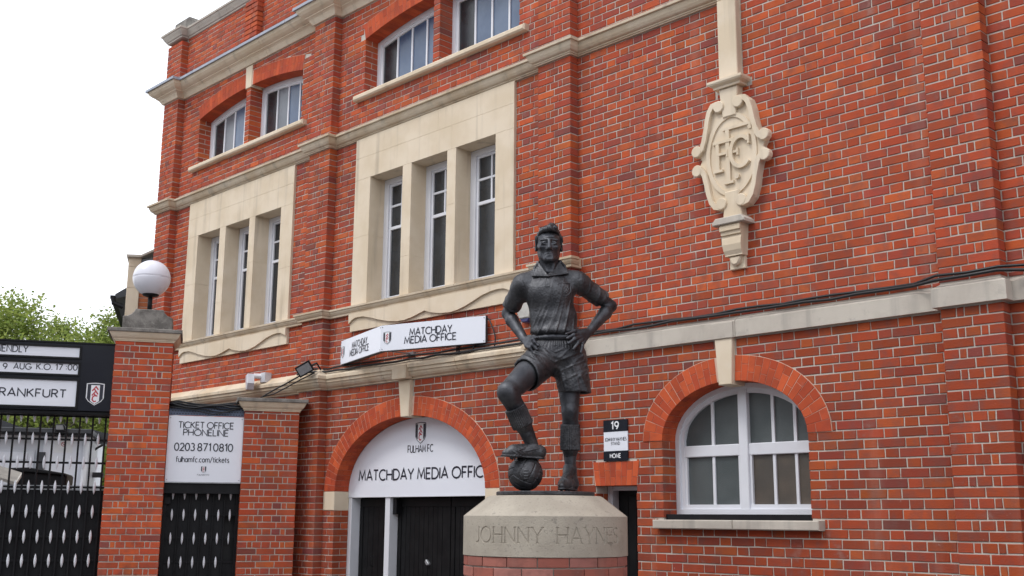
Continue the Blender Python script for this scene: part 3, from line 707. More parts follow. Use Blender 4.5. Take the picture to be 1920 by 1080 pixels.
# ================================================================== lettering: stroke alphabet (cap height 1)
def arc(cx, cy, rx, ry, a0, a1, n=14):
    return [(cx+rx*math.cos(math.radians(a0+(a1-a0)*i/n)), cy+ry*math.sin(math.radians(a0+(a1-a0)*i/n))) for i in range(n+1)]
GL = {
 'A': (.76, [[(0, 0), (.38, 1), (.76, 0)], [(.13, .31), (.63, .31)]]),
 'C': (.80, [arc(.48, .5, .48, .5, 48, 312, 22)]),
 'D': (.76, [[(0, 0), (0, 1), (.28, 1)]+arc(.28, .5, .48, .5, 90, -90, 16)[1:]+[(0, 0)]]),
 'E': (.52, [[(.52, 1), (0, 1), (0, 0), (.52, 0)], [(0, .52), (.45, .52)]]),
 'F': (.50, [[(.50, 1), (0, 1), (0, 0)], [(0, .50), (.43, .50)]]),
 'G': (.86, [arc(.48, .5, .48, .5, 45, 350, 22)+[(.52, .45)]]),
 'H': (.70, [[(0, 0), (0, 1)], [(.70, 0), (.70, 1)], [(0, .52), (.70, .52)]]),
 'I': (.0, [[(0, 0), (0, 1)]]),
 'J': (.36, [[(.36, 1), (.36, .25)]+arc(.16, .22, .20, .22, 0, -120, 8)]),
 'K': (.62, [[(0, 0), (0, 1)], [(.58, 1), (.04, .48)], [(.17, .58), (.62, 0)]]),
 'L': (.48, [[(0, 1), (0, 0), (.48, 0)]]),
 'M': (.88, [[(0, 0), (.10, 1), (.44, .18), (.78, 1), (.88, 0)]]),
 'N': (.72, [[(0, 0), (0, 1), (.72, 0), (.72, 1)]]),
 'O': (.98, [arc(.49, .5, .49, .5, 90, 450, 30)]),
 'P': (.54, [[(0, 0), (0, 1), (.28, 1)]+arc(.28, .735, .26, .265, 90, -90, 10)[1:]+[(0, .47)]]),
 'R': (.58, [[(0, 0), (0, 1), (.28, 1)]+arc(.28, .745, .26, .255, 90, -90, 10)[1:]+[(0, .49)], [(.26, .49), (.58, 0)]]),
 'S': (.52, [arc(.27, .745, .23, .255, 40, 250, 12)+arc(.27, .255, .25, .255, 75, -145, 12)]),
 'T': (.60, [[(0, 1), (.60, 1)], [(.30, 1), (.30, 0)]]),
 'U': (.66, [[(0, 1), (0, .34)]+arc(.33, .33, .33, .33, 180, 360, 12)+[(.66, 1)]]),
 'Y': (.70, [[(0, 1), (.35, .46), (.70, 1)], [(.35, .46), (.35, 0)]]),
 '0': (.62, [arc(.31, .5, .31, .5, 90, 450, 26)]),
 '1': (.26, [[(0, .80), (.24, 1), (.24, 0)]]),
 '2': (.56, [arc(.28, .70, .27, .30, 160, -20, 10)+[(.02, .0), (.56, 0)]]),
 '3': (.54, [arc(.25, .74, .24, .26, 140, -80, 10), arc(.25, .27, .28, .27, 80, -150, 12)]),
 '7': (.56, [[(0, 1), (.56, 1), (.18, 0)]]),
 '8': (.56, [arc(.28, .75, .23, .25, 90, 450, 18), arc(.28, .25, .28, .25, 90, 450, 18)]),
 '9': (.58, [arc(.29, .69, .29, .31, 0, 360, 20), [(.58, .69), (.55, .45), (.28, 0)]]),
 '.': (.08, [[(.04, 0), (.04, .12)]]), ':': (.08, [[(.04, .10), (.04, .22)], [(.04, .58), (.04, .70)]]), '/': (.46, [[(0, -.14), (.46, 1.05)]]),
 'a': (.46, [arc(.23, .33, .23, .33, 0, 360, 16), [(.46, .66), (.46, 0)]]), 'c': (.42, [arc(.24, .33, .24, .33, 50, 310, 12)]),
 'e': (.48, [[(0, .36), (.48, .36)]+arc(.24, .33, .24, .33, 8, 315, 14)]), 'f': (.32, [arc(.27, .80, .15, .20, 70, 180, 6)+[(.12, 0)], [(0, .64), (.30, .64)]]),
 'h': (.44, [[(0, 0), (0, 1)], arc(.22, .44, .22, .22, 180, 0, 8)+[(.44, 0)]]), 'i': (.0, [[(0, 0), (0, .66)], [(0, .84), (0, .96)]]),
 'k': (.42, [[(0, 0), (0, 1)], [(.38, .66), (.02, .30)], [(.13, .40), (.42, 0)]]), 'l': (.0, [[(0, 0), (0, 1)]]),
 'm': (.76, [[(0, 0), (0, .66)], arc(.19, .46, .19, .20, 180, 0, 7)+[(.38, 0)], arc(.57, .46, .19, .20, 180, 0, 7)+[(.76, 0)]]),
 'o': (.50, [arc(.25, .33, .25, .33, 90, 450, 16)]), 's': (.34, [arc(.17, .49, .14, .16, 40, 250, 8)+arc(.17, .17, .16, .17, 75, -145, 8)]),
 't': (.30, [[(.12, .88), (.12, .10), (.28, .02)], [(0, .64), (.28, .64)]]), 'u': (.44, [[(0, .66), (0, .22)]+arc(.22, .22, .22, .22, 180, 360, 8)+[(.44, .66)], [(.44, .3), (.44, 0)]]),
}
def layout(text, track=.15, space=.32):
    x = 0; out = []
    for ch in text:
        if ch == ' ': x += space; continue
        w, st = GL[ch]; out.append((x, st)); x += w+track
    return out, x-track
def ribbon(poly, w):
    """left/right offsets of a polyline with limited mitres"""
    n = len(poly); closed = math.dist(poly[0], poly[-1]) < 1e-6 and n > 3
    L, R = [], []
    for i in range(n):
        a = poly[i-1] if i else (poly[-2] if closed else None); b = poly[i+1] if i < n-1 else (poly[1] if closed else None)
        ds = []
        if a is not None: ds.append((poly[i][0]-a[0], poly[i][1]-a[1]))
        if b is not None: ds.append((b[0]-poly[i][0], b[1]-poly[i][1]))
        ns = []
        for d in ds: l = math.hypot(*d) or 1; ns.append((-d[1]/l, d[0]/l))
        if len(ns) == 1: m = ns[0]
        else:
            dd = 1+ns[0][0]*ns[1][0]+ns[0][1]*ns[1][1]; dd = max(dd, .30); m = ((ns[0][0]+ns[1][0])/dd, (ns[0][1]+ns[1][1])/dd)
        L.append((poly[i][0]+m[0]*w/2, poly[i][1]+m[1]*w/2)); R.append((poly[i][0]-m[0]*w/2, poly[i][1]-m[1]*w/2))
    return L, R
def letters(m, fr, text, u0, u1, z0, h, n, weight=.13, track=.15, space=.32, th=0.):
    """flat print from u0 to u1 on baseline z0"""
    lay_, W_ = layout(text, track, space); sx = (u1-u0)/W_; k = 0
    for x, st in lay_:
        for poly in st:
            L, R = ribbon([(u0+(x+px)*sx, z0+py*h) for px, py in poly], weight*h); k += 1
            nn = n+.00015*(k % 4)
            if th:
                for i in range(len(L)-1): m.prism(fr, [R[i], R[i+1], L[i+1], L[i]], n, nn+th)
            else:
                vs = [fr.P(a, b, nn) for a, b in L]+[fr.P(a, b, nn) for a, b in R]; q = len(L)
                m.add(vs, [(q+i, q+i+1, i+1, i) for i in range(q-1)])
def text_part(fr, parent, text, u0, u1, z0, h, n, mat='print_navy', weight=.13, name='lettering', **kw):
    m = MB(); letters(m, fr, text, u0, u1, z0, h, n, weight, **kw); return m.build(name, mat, parent)
def crest(fr, parent, uc, zb, h, n, dark_bg=False, red=True):
    """club shield: white centre, two black side bars, red letters stepping down the middle"""
    w = h*.78
    def sh(k): return [(uc-w/2*k, zb+h*(.5+.5*k)-.04*h*0), (uc-w/2*k, zb+h*(.5-.16*k)), (uc-w*.36*k, zb+h*(.5-.32*k)), (uc, zb+h*(.5-.5*k)), (uc+w*.36*k, zb+h*(.5-.32*k)), (uc+w/2*k, zb+h*(.5-.16*k)), (uc+w/2*k, zb+h*(.5+.5*k)), (uc+w*.2*k, zb+h*(.5+.53*k)), (uc, zb+h*(.5+.54*k)), (uc-w*.2*k, zb+h*(.5+.53*k))]
    base = child('crest', 'print_white' if dark_bg else 'print_navy', parent, lambda m: m.prism(fr, sh(1), n-.001, n+.0008))
    child('crest_field', 'print_white' if not dark_bg else 'print_navy', base, lambda m: m.prism(fr, sh(.93), n, n+.0014))
    ins = [(uc-w*.245, zb+h*.93), (uc-w*.245, zb+h*.20), (uc, zb+h*.06), (uc+w*.245, zb+h*.20), (uc+w*.245, zb+h*.93)]
    if not dark_bg:
        for s in (-1, 1):
            q = [(uc+s*w*.26, zb+h*.95), (uc+s*w*.26, zb+h*.20), (uc+s*w*.34, zb+h*.24), (uc+s*w*.46, zb+h*.36), (uc+s*w*.46, zb+h*.95)]
            child('crest_bar', 'print_navy', base, lambda m: m.prism(fr, q if s > 0 else q[::-1], n, n+.0019))
    else:
        child('crest_bar', 'print_white', base, lambda m: m.prism(fr, ins, n, n+.0019))
        for s in (-1, 1):
            q = [(uc+s*w*.44, zb+h*.95), (uc+s*w*.44, zb+h*.34), (uc+s*w*.47, zb+h*.36), (uc+s*w*.47, zb+h*.95)]
            child('crest_edge', 'print_white', base, lambda m: m.prism(fr, q if s > 0 else q[::-1], n, n+.0021))
    m = MB(); k = 0; t = .058*h
    def st(pl):
        nonlocal k
        k += 1; L, R = ribbon([(uc+a*w, zb+b*h) for a, b in pl], t); q = len(L); nn = n+.0024+.0001*(k % 3)
        m.add([fr.P(a, b, nn) for a, b in L]+[fr.P(a, b, nn) for a, b in R], [(q+i, q+i+1, i+1, i) for i in range(q-1)])
    for dz in (0, -.21):
        st([(-.17, .66+dz), (.03, .86+dz), (.17, .72+dz)]); st([(-.07, .76+dz), (.06, .63+dz)])
    st([(.14, .42), (.02, .47), (-.12, .38), (-.14, .26), (-.04, .17), (.08, .2)])
    m.build('crest_letters', 'print_red', base)
    return base
# raised monogram on the cartouche (two F and a C)
def slab(pts, w=.032, z=0): return pts
mono = MB()
def mstroke(pl, w, n1):
    L, R = ribbon(pl, w)
    for i in range(len(L)-1): mono.prism(F, [R[i], R[i+1], L[i+1], L[i]], .055, n1)
X = lambda a, z: (ux+a, 4.765+z)
for off, (x, z0, z1, w, wd) in enumerate((((-.03), -.255, .235, .04, .235), ((-.135), -.135, .125, .034, .16))):
    n1 = .079+off*.004
    mstroke([X(x, z0), X(x, z1)], w, n1); mstroke([X(x-.045, z1), X(x+wd, z1), X(x+wd, z1-.055)], .026, n1+.0008)
    kk = .62 if off else .42; mstroke([X(x, (z0+z1)/2+.02), X(x+wd*kk, (z0+z1)/2+.02)], .022, n1+.0016); mstroke([X(x+wd*kk, (z0+z1)/2+.05), X(x+wd*kk, (z0+z1)/2-.015)], .016, n1+.0004)
    mstroke([X(x-.045, z0), X(x+.05, z0)], .022, n1+.0008)
mstroke([(ux+.105+.100*math.cos(math.radians(a)), 4.765+.0+.135*math.sin(math.radians(a))) for a in range(40, 325, 12)], .034, .089)
mstroke([X(.188, .135), X(.188, .05)], .018, .0898)
mono.prism(F, [(ux+.058+.024*math.cos(j*.6283), 4.765-.215+.024*math.sin(j*.6283)) for j in range(10)], .055, .082)
recalc(mono.build('monogram', 'stone', ca))
# lettering on the tympanum board
def uzs(pts, n): return [F.uz(x, y, n) for x, y in pts]
(a0, b0), (a1, b1) = uzs([(673.5, 902), (440+968/2.077, 560+697/2.077)], dn)
hh = F.uz(673.5, 560+672/2.077, dn)[1]-b0
W1 = layout('MATCHDAY MEDIA OFFIC', .19, .34)[1]; W2 = layout('MATCHDAY MEDIA OFFICE', .19, .34)[1]
text_part(F, tymp, 'MATCHDAY MEDIA OFFICE', a0, a0+(a1-a0)*W2/W1, b0+.004, hh, dn+.003, weight=.165, track=.19, space=.34)
(a0, b0), (a1, b1) = uzs([(440+675/2.077, 560+600/2.077), (440+773/2.077, 560+598/2.077)], dn)
a1 = F.uz(440+773/2.077, 560+588/2.077, dn)[0]
text_part(F, tymp, 'FULHAM FC', a0, a1, b0, .077, dn+.003, weight=.135, track=.2)
cu, cz = F.uz(440+724/2.077, 560+565/2.077, dn); crest(F, tymp, cu, cz, F.uz(440+724/2.077, 560+484/2.077, dn)[1]-cz, dn+.003)
# ---- V shaped sign over the door
vs = thing('office_sign', 'white V-shaped projecting sign reading MATCHDAY MEDIA OFFICE above the arched door', 'sign', F.P(-1.92, 3.44, .2))
uA, uB, uC, nB = -3.20, -1.955, -.648, .42
zb_, zt_ = 3.437, 3.722
def face_frame(u0, n0, u1, n1):
    p = np.array(F.P(u0, 0, n0)); q = np.array(F.P(u1, 0, n1)); d = q-p; L = np.linalg.norm(d); d /= L
    return Fr(p, d, np.cross(d, [0, 0, 1])), L
fl, Ll = face_frame(uA, .06, uB, nB); fr_, Lr = face_frame(uB, nB, uC, .06)
for fr, L, nm in ((fl, Ll, 0), (fr_, Lr, 1)):
    pnl = child('sign_panel', 'sign_white', vs, lambda m: m.box(fr, .002, L-.002, zb_, zt_, -.02, 0, .002))
    child('sign_edge', 'print_navy', pnl, lambda m: (m.box(fr, .004, L-.03, zt_-.003, zt_+.003, -.03, -.004), m.box(fr, .03, L-.03, zb_-.004, zb_+.002, -.06, -.004)))
    H = zt_-zb_
    if nm: t1 = (.287, .690); t2 = (.238, .730); cx = .065
    else: t1 = (.30, .68); t2 = (.245, .72); cx = .06
    text_part(fr, pnl, 'MATCHDAY', t1[0]*L, t1[1]*L, zb_+H*.52, H*.255, .003, weight=.16, track=.18)
    text_part(fr, pnl, 'MEDIA OFFICE', t2[0]*L, t2[1]*L, zb_+H*.215, H*.255, .003, weight=.16, track=.18, space=.36)
    crest(fr, pnl, cx*L, zb_+H*.25, H*.47, .003)
    for q in (.02, L-.02):
        for zz in (zb_+.02, zt_-.02): child('screw', 'galvanised', pnl, lambda m: m.prism(fr, [(q+.007*math.cos(i*1.05), zz+.007*math.sin(i*1.05)) for i in range(6)], -.001, .004))
child('sign_end', 'cabin_dark', vs, lambda m: m.box(F, uC-.004, uC+.004, zb_, zt_, .035, .06))
child('bracket', 'galvanised', vs, lambda m: (m.box(F, -1.935, -1.915, 3.44, 3.455, .0, .40), m.box(F, -1.99, -1.86, 3.42, 3.47, .0, .03)))
# ---- door number plate
np_ = thing('door_number_plate', 'small navy and white plate with number 19 above the narrow door', 'sign', F.P(1.065, 2.168, .01))
child('plate', 'sign_white', np_, lambda m: m.box(F, .922, 1.209, 2.168, 2.541, .003, .012, .002))
child('plate_band', 'sign_navy', np_, lambda m: m.box(F, .921, 1.210, 2.434, 2.542, .004, .0145, .001))
child('plate_band', 'sign_navy', np_, lambda m: m.box(F, .921, 1.210, 2.167, 2.258, .004, .0145, .001))
text_part(F, np_, '19', 1.02, 1.105, 2.456, .066, .0155, 'print_white', .2, track=.3)
text_part(F, np_, 'JOHNNY HAYNES', .938, 1.195, 2.349, .030, .0135, weight=.15, track=.22)
text_part(F, np_, 'STAND', 1.012, 1.118, 2.313, .026, .0135, weight=.15, track=.22)
text_part(F, np_, 'HOME', 1.002, 1.128, 2.196, .036, .0155, 'print_white', .2, track=.2)
# ---- cables along the cornice
def cable(name, pts, r, label, group=None):
    m = MB(); m.tube(pts, r, 6); return m.build(name, 'cable', None, label, 'cable', group, smooth=True)
def along(u0, u1, n, z, wob=.008, step=.22, seed=0):
    rr = random.Random(seed); k = max(2, int((u1-u0)/step)); out = []
    for i in range(k+1):
        u = u0+(u1-u0)*i/k; nn = n+(P if any(a-.03 < u < b+.03 for a, b in PILS) else 0)
        out.append(F.P(u, z+rr.uniform(-wob, wob), nn+rr.uniform(-.004, .004)))
    return out
cable('cable_run', along(-3.9, .64, .085, 3.372, .008, seed=1), .014, 'thick black cable lying along the moulded cornice, front strand')
cable('cable_run', along(-3.7, .64, .045, 3.418, .008, seed=2), .012, 'thinner black cable against the wall above the moulded cornice')
cable('cable_run', along(.64, 8.3, .05, 3.365, .010, seed=3), .013, 'thick black cable on the plain grey cornice, lower strand')
cable('cable_run', along(.64, 8.3, .022, 3.392, .012, seed=4), .011, 'thin black cable just above the plain grey cornice, upper strand')
m = MB(); c0 = F.uz(840+285/9, 600+490/9, .07)
for i in range(3):
    m.tube([F.P(c0[0]+(.115+.012*i)*math.cos(a), c0[1]+(.062+.006*i)*math.sin(a)+.01, .05+.01*i) for a in np.linspace(0, 2*math.pi, 22)], .007, 5, False)
m.build('cable_coil', 'cable', None, 'small coil of black cable hanging under the right end of the office sign', 'cable', smooth=True)
cable('sign_cable', [F.P(*F.uz(x, y, .04), .04) for x, y in ((911, 594), (918, 600), (925, 618), (929, 632), (928, 645), (926, 654))], .007, 'short black cable looping down from the right end of the office sign')
# ---- floodlight, sensor box, alarm box
fl_u, fl_z = F.uz(575, 692, .30)
fg = thing('floodlight', 'small black floodlight tilted on the cornice left of the office sign', 'floodlight', F.P(fl_u, 3.38, .2))
ff = Fr(F.P(fl_u-.0, fl_z, .33), F.u, F.n)
ax, ay = np.array(ff.u), np.array([0, 0, 1.])
def tilt(fr, roll, pit, yaw=0):
    from mathutils import Matrix as Mx
    b = np.array([fr.u, fr.n, [0, 0, 1]]).T
    r = (Mx.Rotation(math.radians(yaw), 3, 'Z') @ Mx.Rotation(math.radians(roll), 3, 'Y') @ Mx.Rotation(math.radians(pit), 3, 'X'))
    return b @ np.array(r)
def obox(m, O, B, s, bev=.01):       # oriented box, B columns u,n,z ; s half sizes
    vs = []
    for a in (-1, 1):
        for b in (-1, 1):
            for c in (-1, 1): vs.append(np.array(O)+B@np.array([a*s[0], b*s[1], c*s[2]]))
    m.add(vs, [(0, 1, 3, 2), (4, 6, 7, 5), (0, 4, 5, 1), (2, 3, 7, 6), (0, 2, 6, 4), (1, 5, 7, 3)])
B_ = tilt(ff, -30, -18, -42)
child('housing', 'black_paint', fg, lambda m: (obox(m, ff.O, B_, (.096, .026, .068)), obox(m, ff.O-B_[:, 1]*.045, B_, (.078, .03, .052))))
child('lens', 'lens_glass', fg, lambda m: obox(m, ff.O+B_[:, 1]*.029, B_, (.080, .004, .050)))
child('fin', 'black_paint', fg, lambda m: [obox(m, ff.O-B_[:, 1]*.07+B_[:, 0]*q, B_, (.004, .03, .055)) for q in (-.07, -.035, 0, .035, .07)])
child('bracket', 'black_paint', fg, lambda m: m.tube([ff.O-B_[:, 1]*.05, F.P(fl_u+.06, 3.47, .2), F.P(fl_u+.08, 3.39, .15)], .014))
s_u, s_z = F.uz(482, 710, .12)
sg_ = thing('sensor_box', 'white angled sensor box mounted on the wall above the pier between the gates', 'sensor', F.P(s_u, s_z-.08, .02))
child('mount', 'grey_box', sg_, lambda m: m.box(F, s_u+.04, s_u+.15, s_z-.055, s_z+.075, .0, .10, .006))
sf = Fr(F.P(s_u-.07, s_z-.03, .20), F.u, F.n)
child('shield', 'grey_box', sg_, lambda m: m.prism(sf.turned(0, 0, -25), [(-.13, .09), (-.09, -.04), (-.02, -.12), (.07, -.12), (.11, -.04), (.05, .09)], -.06, .03, .01))
child('knuckle', 'print_white', sg_, lambda m: m.tube([F.P(s_u, s_z+.03, .17), F.P(s_u+.06, s_z+.03, .05)], .035, 10))
a_u, a_z = F.uz(985, 587, .05)
ab = thing('alarm_box', 'cream alarm box with dark blue base on the wall behind the statue\'s arm', 'alarm box', F.P(a_u, a_z-.08, 0))
child('cover', 'roof_pale', ab, lambda m: m.prism(F, [(a_u-.10, a_z+.03), (a_u-.055, a_z-.06), (a_u+.09, a_z-.06), (a_u+.12, a_z+.03), (a_u+.06, a_z+.12), (a_u-.05, a_z+.12)], .0, .09, .012))
child('base', 'blue_box', ab, lambda m: m.prism(F, [(a_u-.05, a_z-.062), (a_u-.015, a_z-.10), (a_u+.06, a_z-.10), (a_u+.088, a_z-.062)], .0, .085, .008))
# ================================================================== gate piers
def pier(u0, u1, ztop, depth, label, cap_h, tone):
    t = thing('gate_pier', label, 'gate pier', G.P((u0+u1)/2, 0, -depth/2), 'brick piers of the gateway')
    core = child('core', 'mortar', t, lambda m: m.box(G, u0+.0065, u1-.0065, 0, ztop, -depth+.0065, -.0065))
    bl = lay(G, u0, u1, 0, ztop, PIER, n1=0, n0=-.10, tone=tone, tag='front')
    sides = []
    for fr, L in ((G.turned(u1, 0, 90), depth), (G.turned(u0, -depth, -90), depth)):
        sides += [b for b in lay(fr, .105, depth-.105, 0, ztop, PIL, n1=0, n0=-.03, tone=tone, tag='side')]
    back = G.turned(u1, -depth, 180)
    sides += lay(back, 0, u1-u0, 0, ztop, PIER, n1=0, n0=-.10, tone=tone, tag='side')
    emit(bl+sides, core, 290, lambda B: B.tag == 'front')
    ring = [(u0, -depth), (u0, 0), (u1, 0), (u1, -depth), (u0, -depth)]
    z = ztop
    pr = [(-.05, z), (.010, z), (.010, z+.014), (.020, z+.016), (.020, z+.030), (.030, z+.033), (.046, z+.050), (.064, z+.082), (.074, z+.104), (-.05, z+.104)]
    sweep(G, pr, ring, 'cap_moulding', 'stone', t, 9)
    child('cap_slab', 'stone_dirty', t, lambda m: m.box(G, u0-.094, u1+.094, z+.1045, z+.148, -depth-.05, .094, .006))
    return t
p1 = pier(-.262, .390, 3.655, .65, 'taller brick gate pier carrying the white globe lamp', .15, 1.18)
child('cap_block', 'stone_dirty', p1, lambda m: m.prism(G, [(-.205, 3.804), (.36, 3.804), (.36, 3.965), (.33, 3.972), (.295, 3.99), (.265, 4.02), (.25, 4.057), (-.068, 4.057), (-.085, 4.02), (-.115, 3.99), (-.15, 3.972), (-.205, 3.965)], -.60, -.05, .008))
p2 = pier(1.257, 1.904, 2.885, .46, 'shorter brick gate pier with flat stone cap beside the ticket office sign', .15, 1.02)
# ---- globe lamp on the taller pier
gu_, gz_ = G.uz(284.6, 522, -.325); gc = np.array(G.P(gu_, gz_, -.325)); gr = .222
lp = thing('globe_lamp', 'round white globe lamp on top of the taller brick pier', 'lamp', (gc[0], gc[1], 4.057))
def sphere(m, c, r, k=40, h=20, zs=(-1., 1.)):
    prof = [(r*math.cos(a), r*math.sin(a)) for a in np.linspace(math.asin(zs[0]), math.asin(zs[1])-.001, h)]
    m.lathe(c, prof, k)
child('globe', 'globe', lp, lambda m: (sphere(m, gc, gr, zs=(-.93, 0.0)), m.lathe(gc, [(gr*1.004, -.003), (gr*1.004, .003)], 40), sphere(m, gc, gr, zs=(.0, 1.))), smooth=True)
child('collar', 'black_paint', lp, lambda m: m.lathe(gc, [(.03, -.235), (.085, -.222), (.098, -.208), (.098, -.200), (.05, -.196)], 24), smooth=True)
child('stem', 'black_paint', lp, lambda m: m.lathe(gc, [(.028, 4.057-gz_), (.028, -.21)], 12), smooth=True)
# ---- ticket office sign
ts = thing('ticket_sign', 'white ticket office phoneline sign between the two brick piers', 'sign', G.P(.82, 2.03, -.05))
bu0, bu1, bz0, bz1 = .394, 1.254, 2.036, 2.806
child('panel', 'sign_white', ts, lambda m: m.box(G, bu0, bu1, bz0, bz1, -.075, -.055, .002))
child('trim', 'galvanised', ts, lambda m: (m.box(G, bu0-.001, bu1+.001, bz0-.012, bz0-.001, -.08, -.05), m.box(G, bu1+.0005, bu1+.006, bz0, bz1, -.08, -.05)))
TS = lambda t, a, c, v1, v0, **k: text_part(G, ts, t, bu0+(bu1-bu0)*a, bu0+(bu1-bu0)*c, bz1-(bz1-bz0)*v1, (bz1-bz0)*(v1-v0), -.0525, **k)
TS('TICKET OFFICE', .135, .865, .185, .092, weight=.145, track=.17); TS('PHONELINE', .205, .80, .297, .205, weight=.145, track=.17)
[TS(t, x0, x1, .528, .418, weight=.15, track=.2) for t, x0, x1 in (('0203', .10, .362), ('871', .405, .575), ('0810', .615, .87))]; TS('fulhamfc.com/tickets', .13, .83, .70, .62, weight=.13, track=.16)
TS('FULHAM FC', .42, .58, .90, .88, weight=.15)
crest(G, ts, bu0+(bu1-bu0)*.5, bz1-(bz1-bz0)*.86, .075, -.0525)
for q in (bu0+.02, bu1-.02):
    for zz in (bz0+.025, bz1-.025): child('screw', 'galvanised', ts, lambda m: m.prism(G, [(q+.007*math.cos(i*1.05), zz+.007*math.sin(i*1.05)) for i in range(6)], -.056, -.051))
# black lintel, perforated strip and cable bundle above the sign
lb = thing('gate_lintel', 'black lintel frame behind the ticket office sign above the narrow gate', 'gate frame', G.P(.82, 1.94, -.15))
child('lintel_bar', 'black_paint', lb, lambda m: m.box(G, .392, 1.255, 1.905, 2.80, -.165, -.085))
pf = child('perforated_strip', 'mesh_blue', lb, lambda m: m.box(G, .392, 1.255, 2.815, 2.95, -.10, -.09))
m = MB()
for r in range(4):
    for i in range(26): m.box(G, .41+i*.0325+(r % 2)*.012, .428+i*.0325+(r % 2)*.012, 2.830+r*.03, 2.838+r*.03, -.0895, -.0885)
m.build('slots', 'cable', pf, kind='stuff')
for i in range(6):
    rr = random.Random(40+i); k = 9
    pts = [G.P(.385+.90*j/k, 2.955-.02*i*(.3+.7*math.sin(math.pi*j/k))+.018*math.sin(j*1.1+i)+rr.uniform(-.008, .008), -.07+.016*(i % 3)) for j in range(k+1)]
    cable('cable_run', pts, .012 if i < 3 else .008, ('topmost', 'second highest', 'third highest', 'third lowest', 'second lowest', 'lowest')[i]+' black cable in the sagging bundle above the ticket office sign', 'cables above the ticket office sign')
cp = [F.P(*F.uz(x, y, n), n) for x, y, n in ((585, 694, .26), (560, 706, .3), (535, 720, .35), (510, 733, .4))]+[G.P(*G.uz(492, 744, .0), 0)]
cable('hanging_cable', cp, .010, 'slanting black cable running from the floodlight down to the pier cap, upper')
cp = [tuple(np.array(p)+np.array((.03, 0, -.035))) for p in cp[:-1]]+[G.P(*G.uz(489, 745, .02), .02)]
cable('hanging_cable', cp, .008, 'slanting black cable running from the floodlight down to the pier cap, lower')
# ================================================================== gates
def spindle(m, fr, u, z0, z1, n, w, half=False):
    zc = z1 if half else (z0+z1)/2; zs = np.linspace(z0, z1, 9); prof = []
    for z in zs:
        t = (z-z0)/(z1-z0); r = w/2*(math.sin(math.pi*t)**.75 if not half else math.sin(math.pi/2*t)**.7); prof.append((max(r, .0015), z))
    c = np.array(fr.P(u, 0, n)); m.lathe((c[0], c[1], c[2]), prof, 8)
ng = thing('pedestrian_gate', 'narrow black metal gate with white spindles between the two brick piers', 'gate', G.P(.82, 0, -.2))
child('sheet', 'black_paint', ng, lambda m: (m.box(G, .405, 1.095, .05, 1.925, -.235, -.228), m.box(G, 1.097, 1.24, 1.655, 1.925, -.235, -.228), m.box(G, 1.097, 1.24, .05, 1.112, -.235, -.228)))
child('backing_sheet', 'cable', ng, lambda m: m.box(G, .395, 1.25, .0, 1.94, -.43, -.42))
child('frame', 'black_paint', ng, lambda m: (m.box(G, .394, .43, .02, 1.94, -.225, -.18), m.box(G, 1.222, 1.254, .02, 1.94, -.225, -.18)))
for i in range(1, 7): child('bar', 'black_paint', ng, lambda m: m.box(G, .431+.132*i-.008, .431+.132*i+.008, .05, 1.905, -.215, -.195, .002)) if i < 6 else None
for k, z in enumerate((1.915, 1.658, 1.387, 1.115, .843, .571, .30)):
    child('rail', 'black_paint', ng, lambda m: m.box(G, .431, 1.221, z-.011, z+.011, -.226, -.2155, .002))
    for i in range(6):
        u = .497+.132*i
        if k == 3 and i == 5: continue
        child('spindle', 'spindle_white', ng, lambda m: spindle(m, G, u, (1.832 if k == 0 else z-.069), (1.908 if k == 0 else z+.069), -.203, .029 if not (k == 2 and i == 5) else .02, k == 0), smooth=True)
child('latch', 'black_paint', ng, lambda m: m.box(G, .40, .475, 1.78, 1.86, -.2, -.16, .004))
n_ = -.34; zr = [2.785, 2.512, 2.244, 1.962, 1.685, 1.402, 1.134, .86, .585, .31]
bgate = thing('main_gate', 'wide black metal gate with white spindles under the fixture board', 'gate', G.P(-1.3, 0, n_))
COLS = [-.393-.143*i for i in range(15)]
for i in range(16): child('bar', 'black_paint', bgate, lambda m: m.box(G, -.3215-.143*i-.010, -.3215-.143*i+.010, .05, 2.80, n_-.012, n_+.012, .002))
for k, z in enumerate(zr):
    child('rail', 'black_paint', bgate, lambda m: m.box(G, -2.55, -.285, z-.012, z+.012, n_-.026, n_-.0125, .002))
    for i, u in enumerate(COLS):
        child('spindle', 'spindle_white', bgate, lambda m: spindle(m, G, u, (2.70 if k == 0 else z-.078), (2.775 if k == 0 else z+.078), n_-.002, .035, k == 0), smooth=True)
child('sheet', 'black_paint', bgate, lambda m: m.box(G, -2.55, -.285, .05, 1.93, n_-.055, n_-.045))
child('sheet_edge', 'galvanised', bgate, lambda m: (m.box(G, -2.55, -.285, 1.932, 1.945, n_-.075, n_-.03), m.box(G, -2.55, -.285, 1.975, 1.985, n_-.12, n_-.08)))
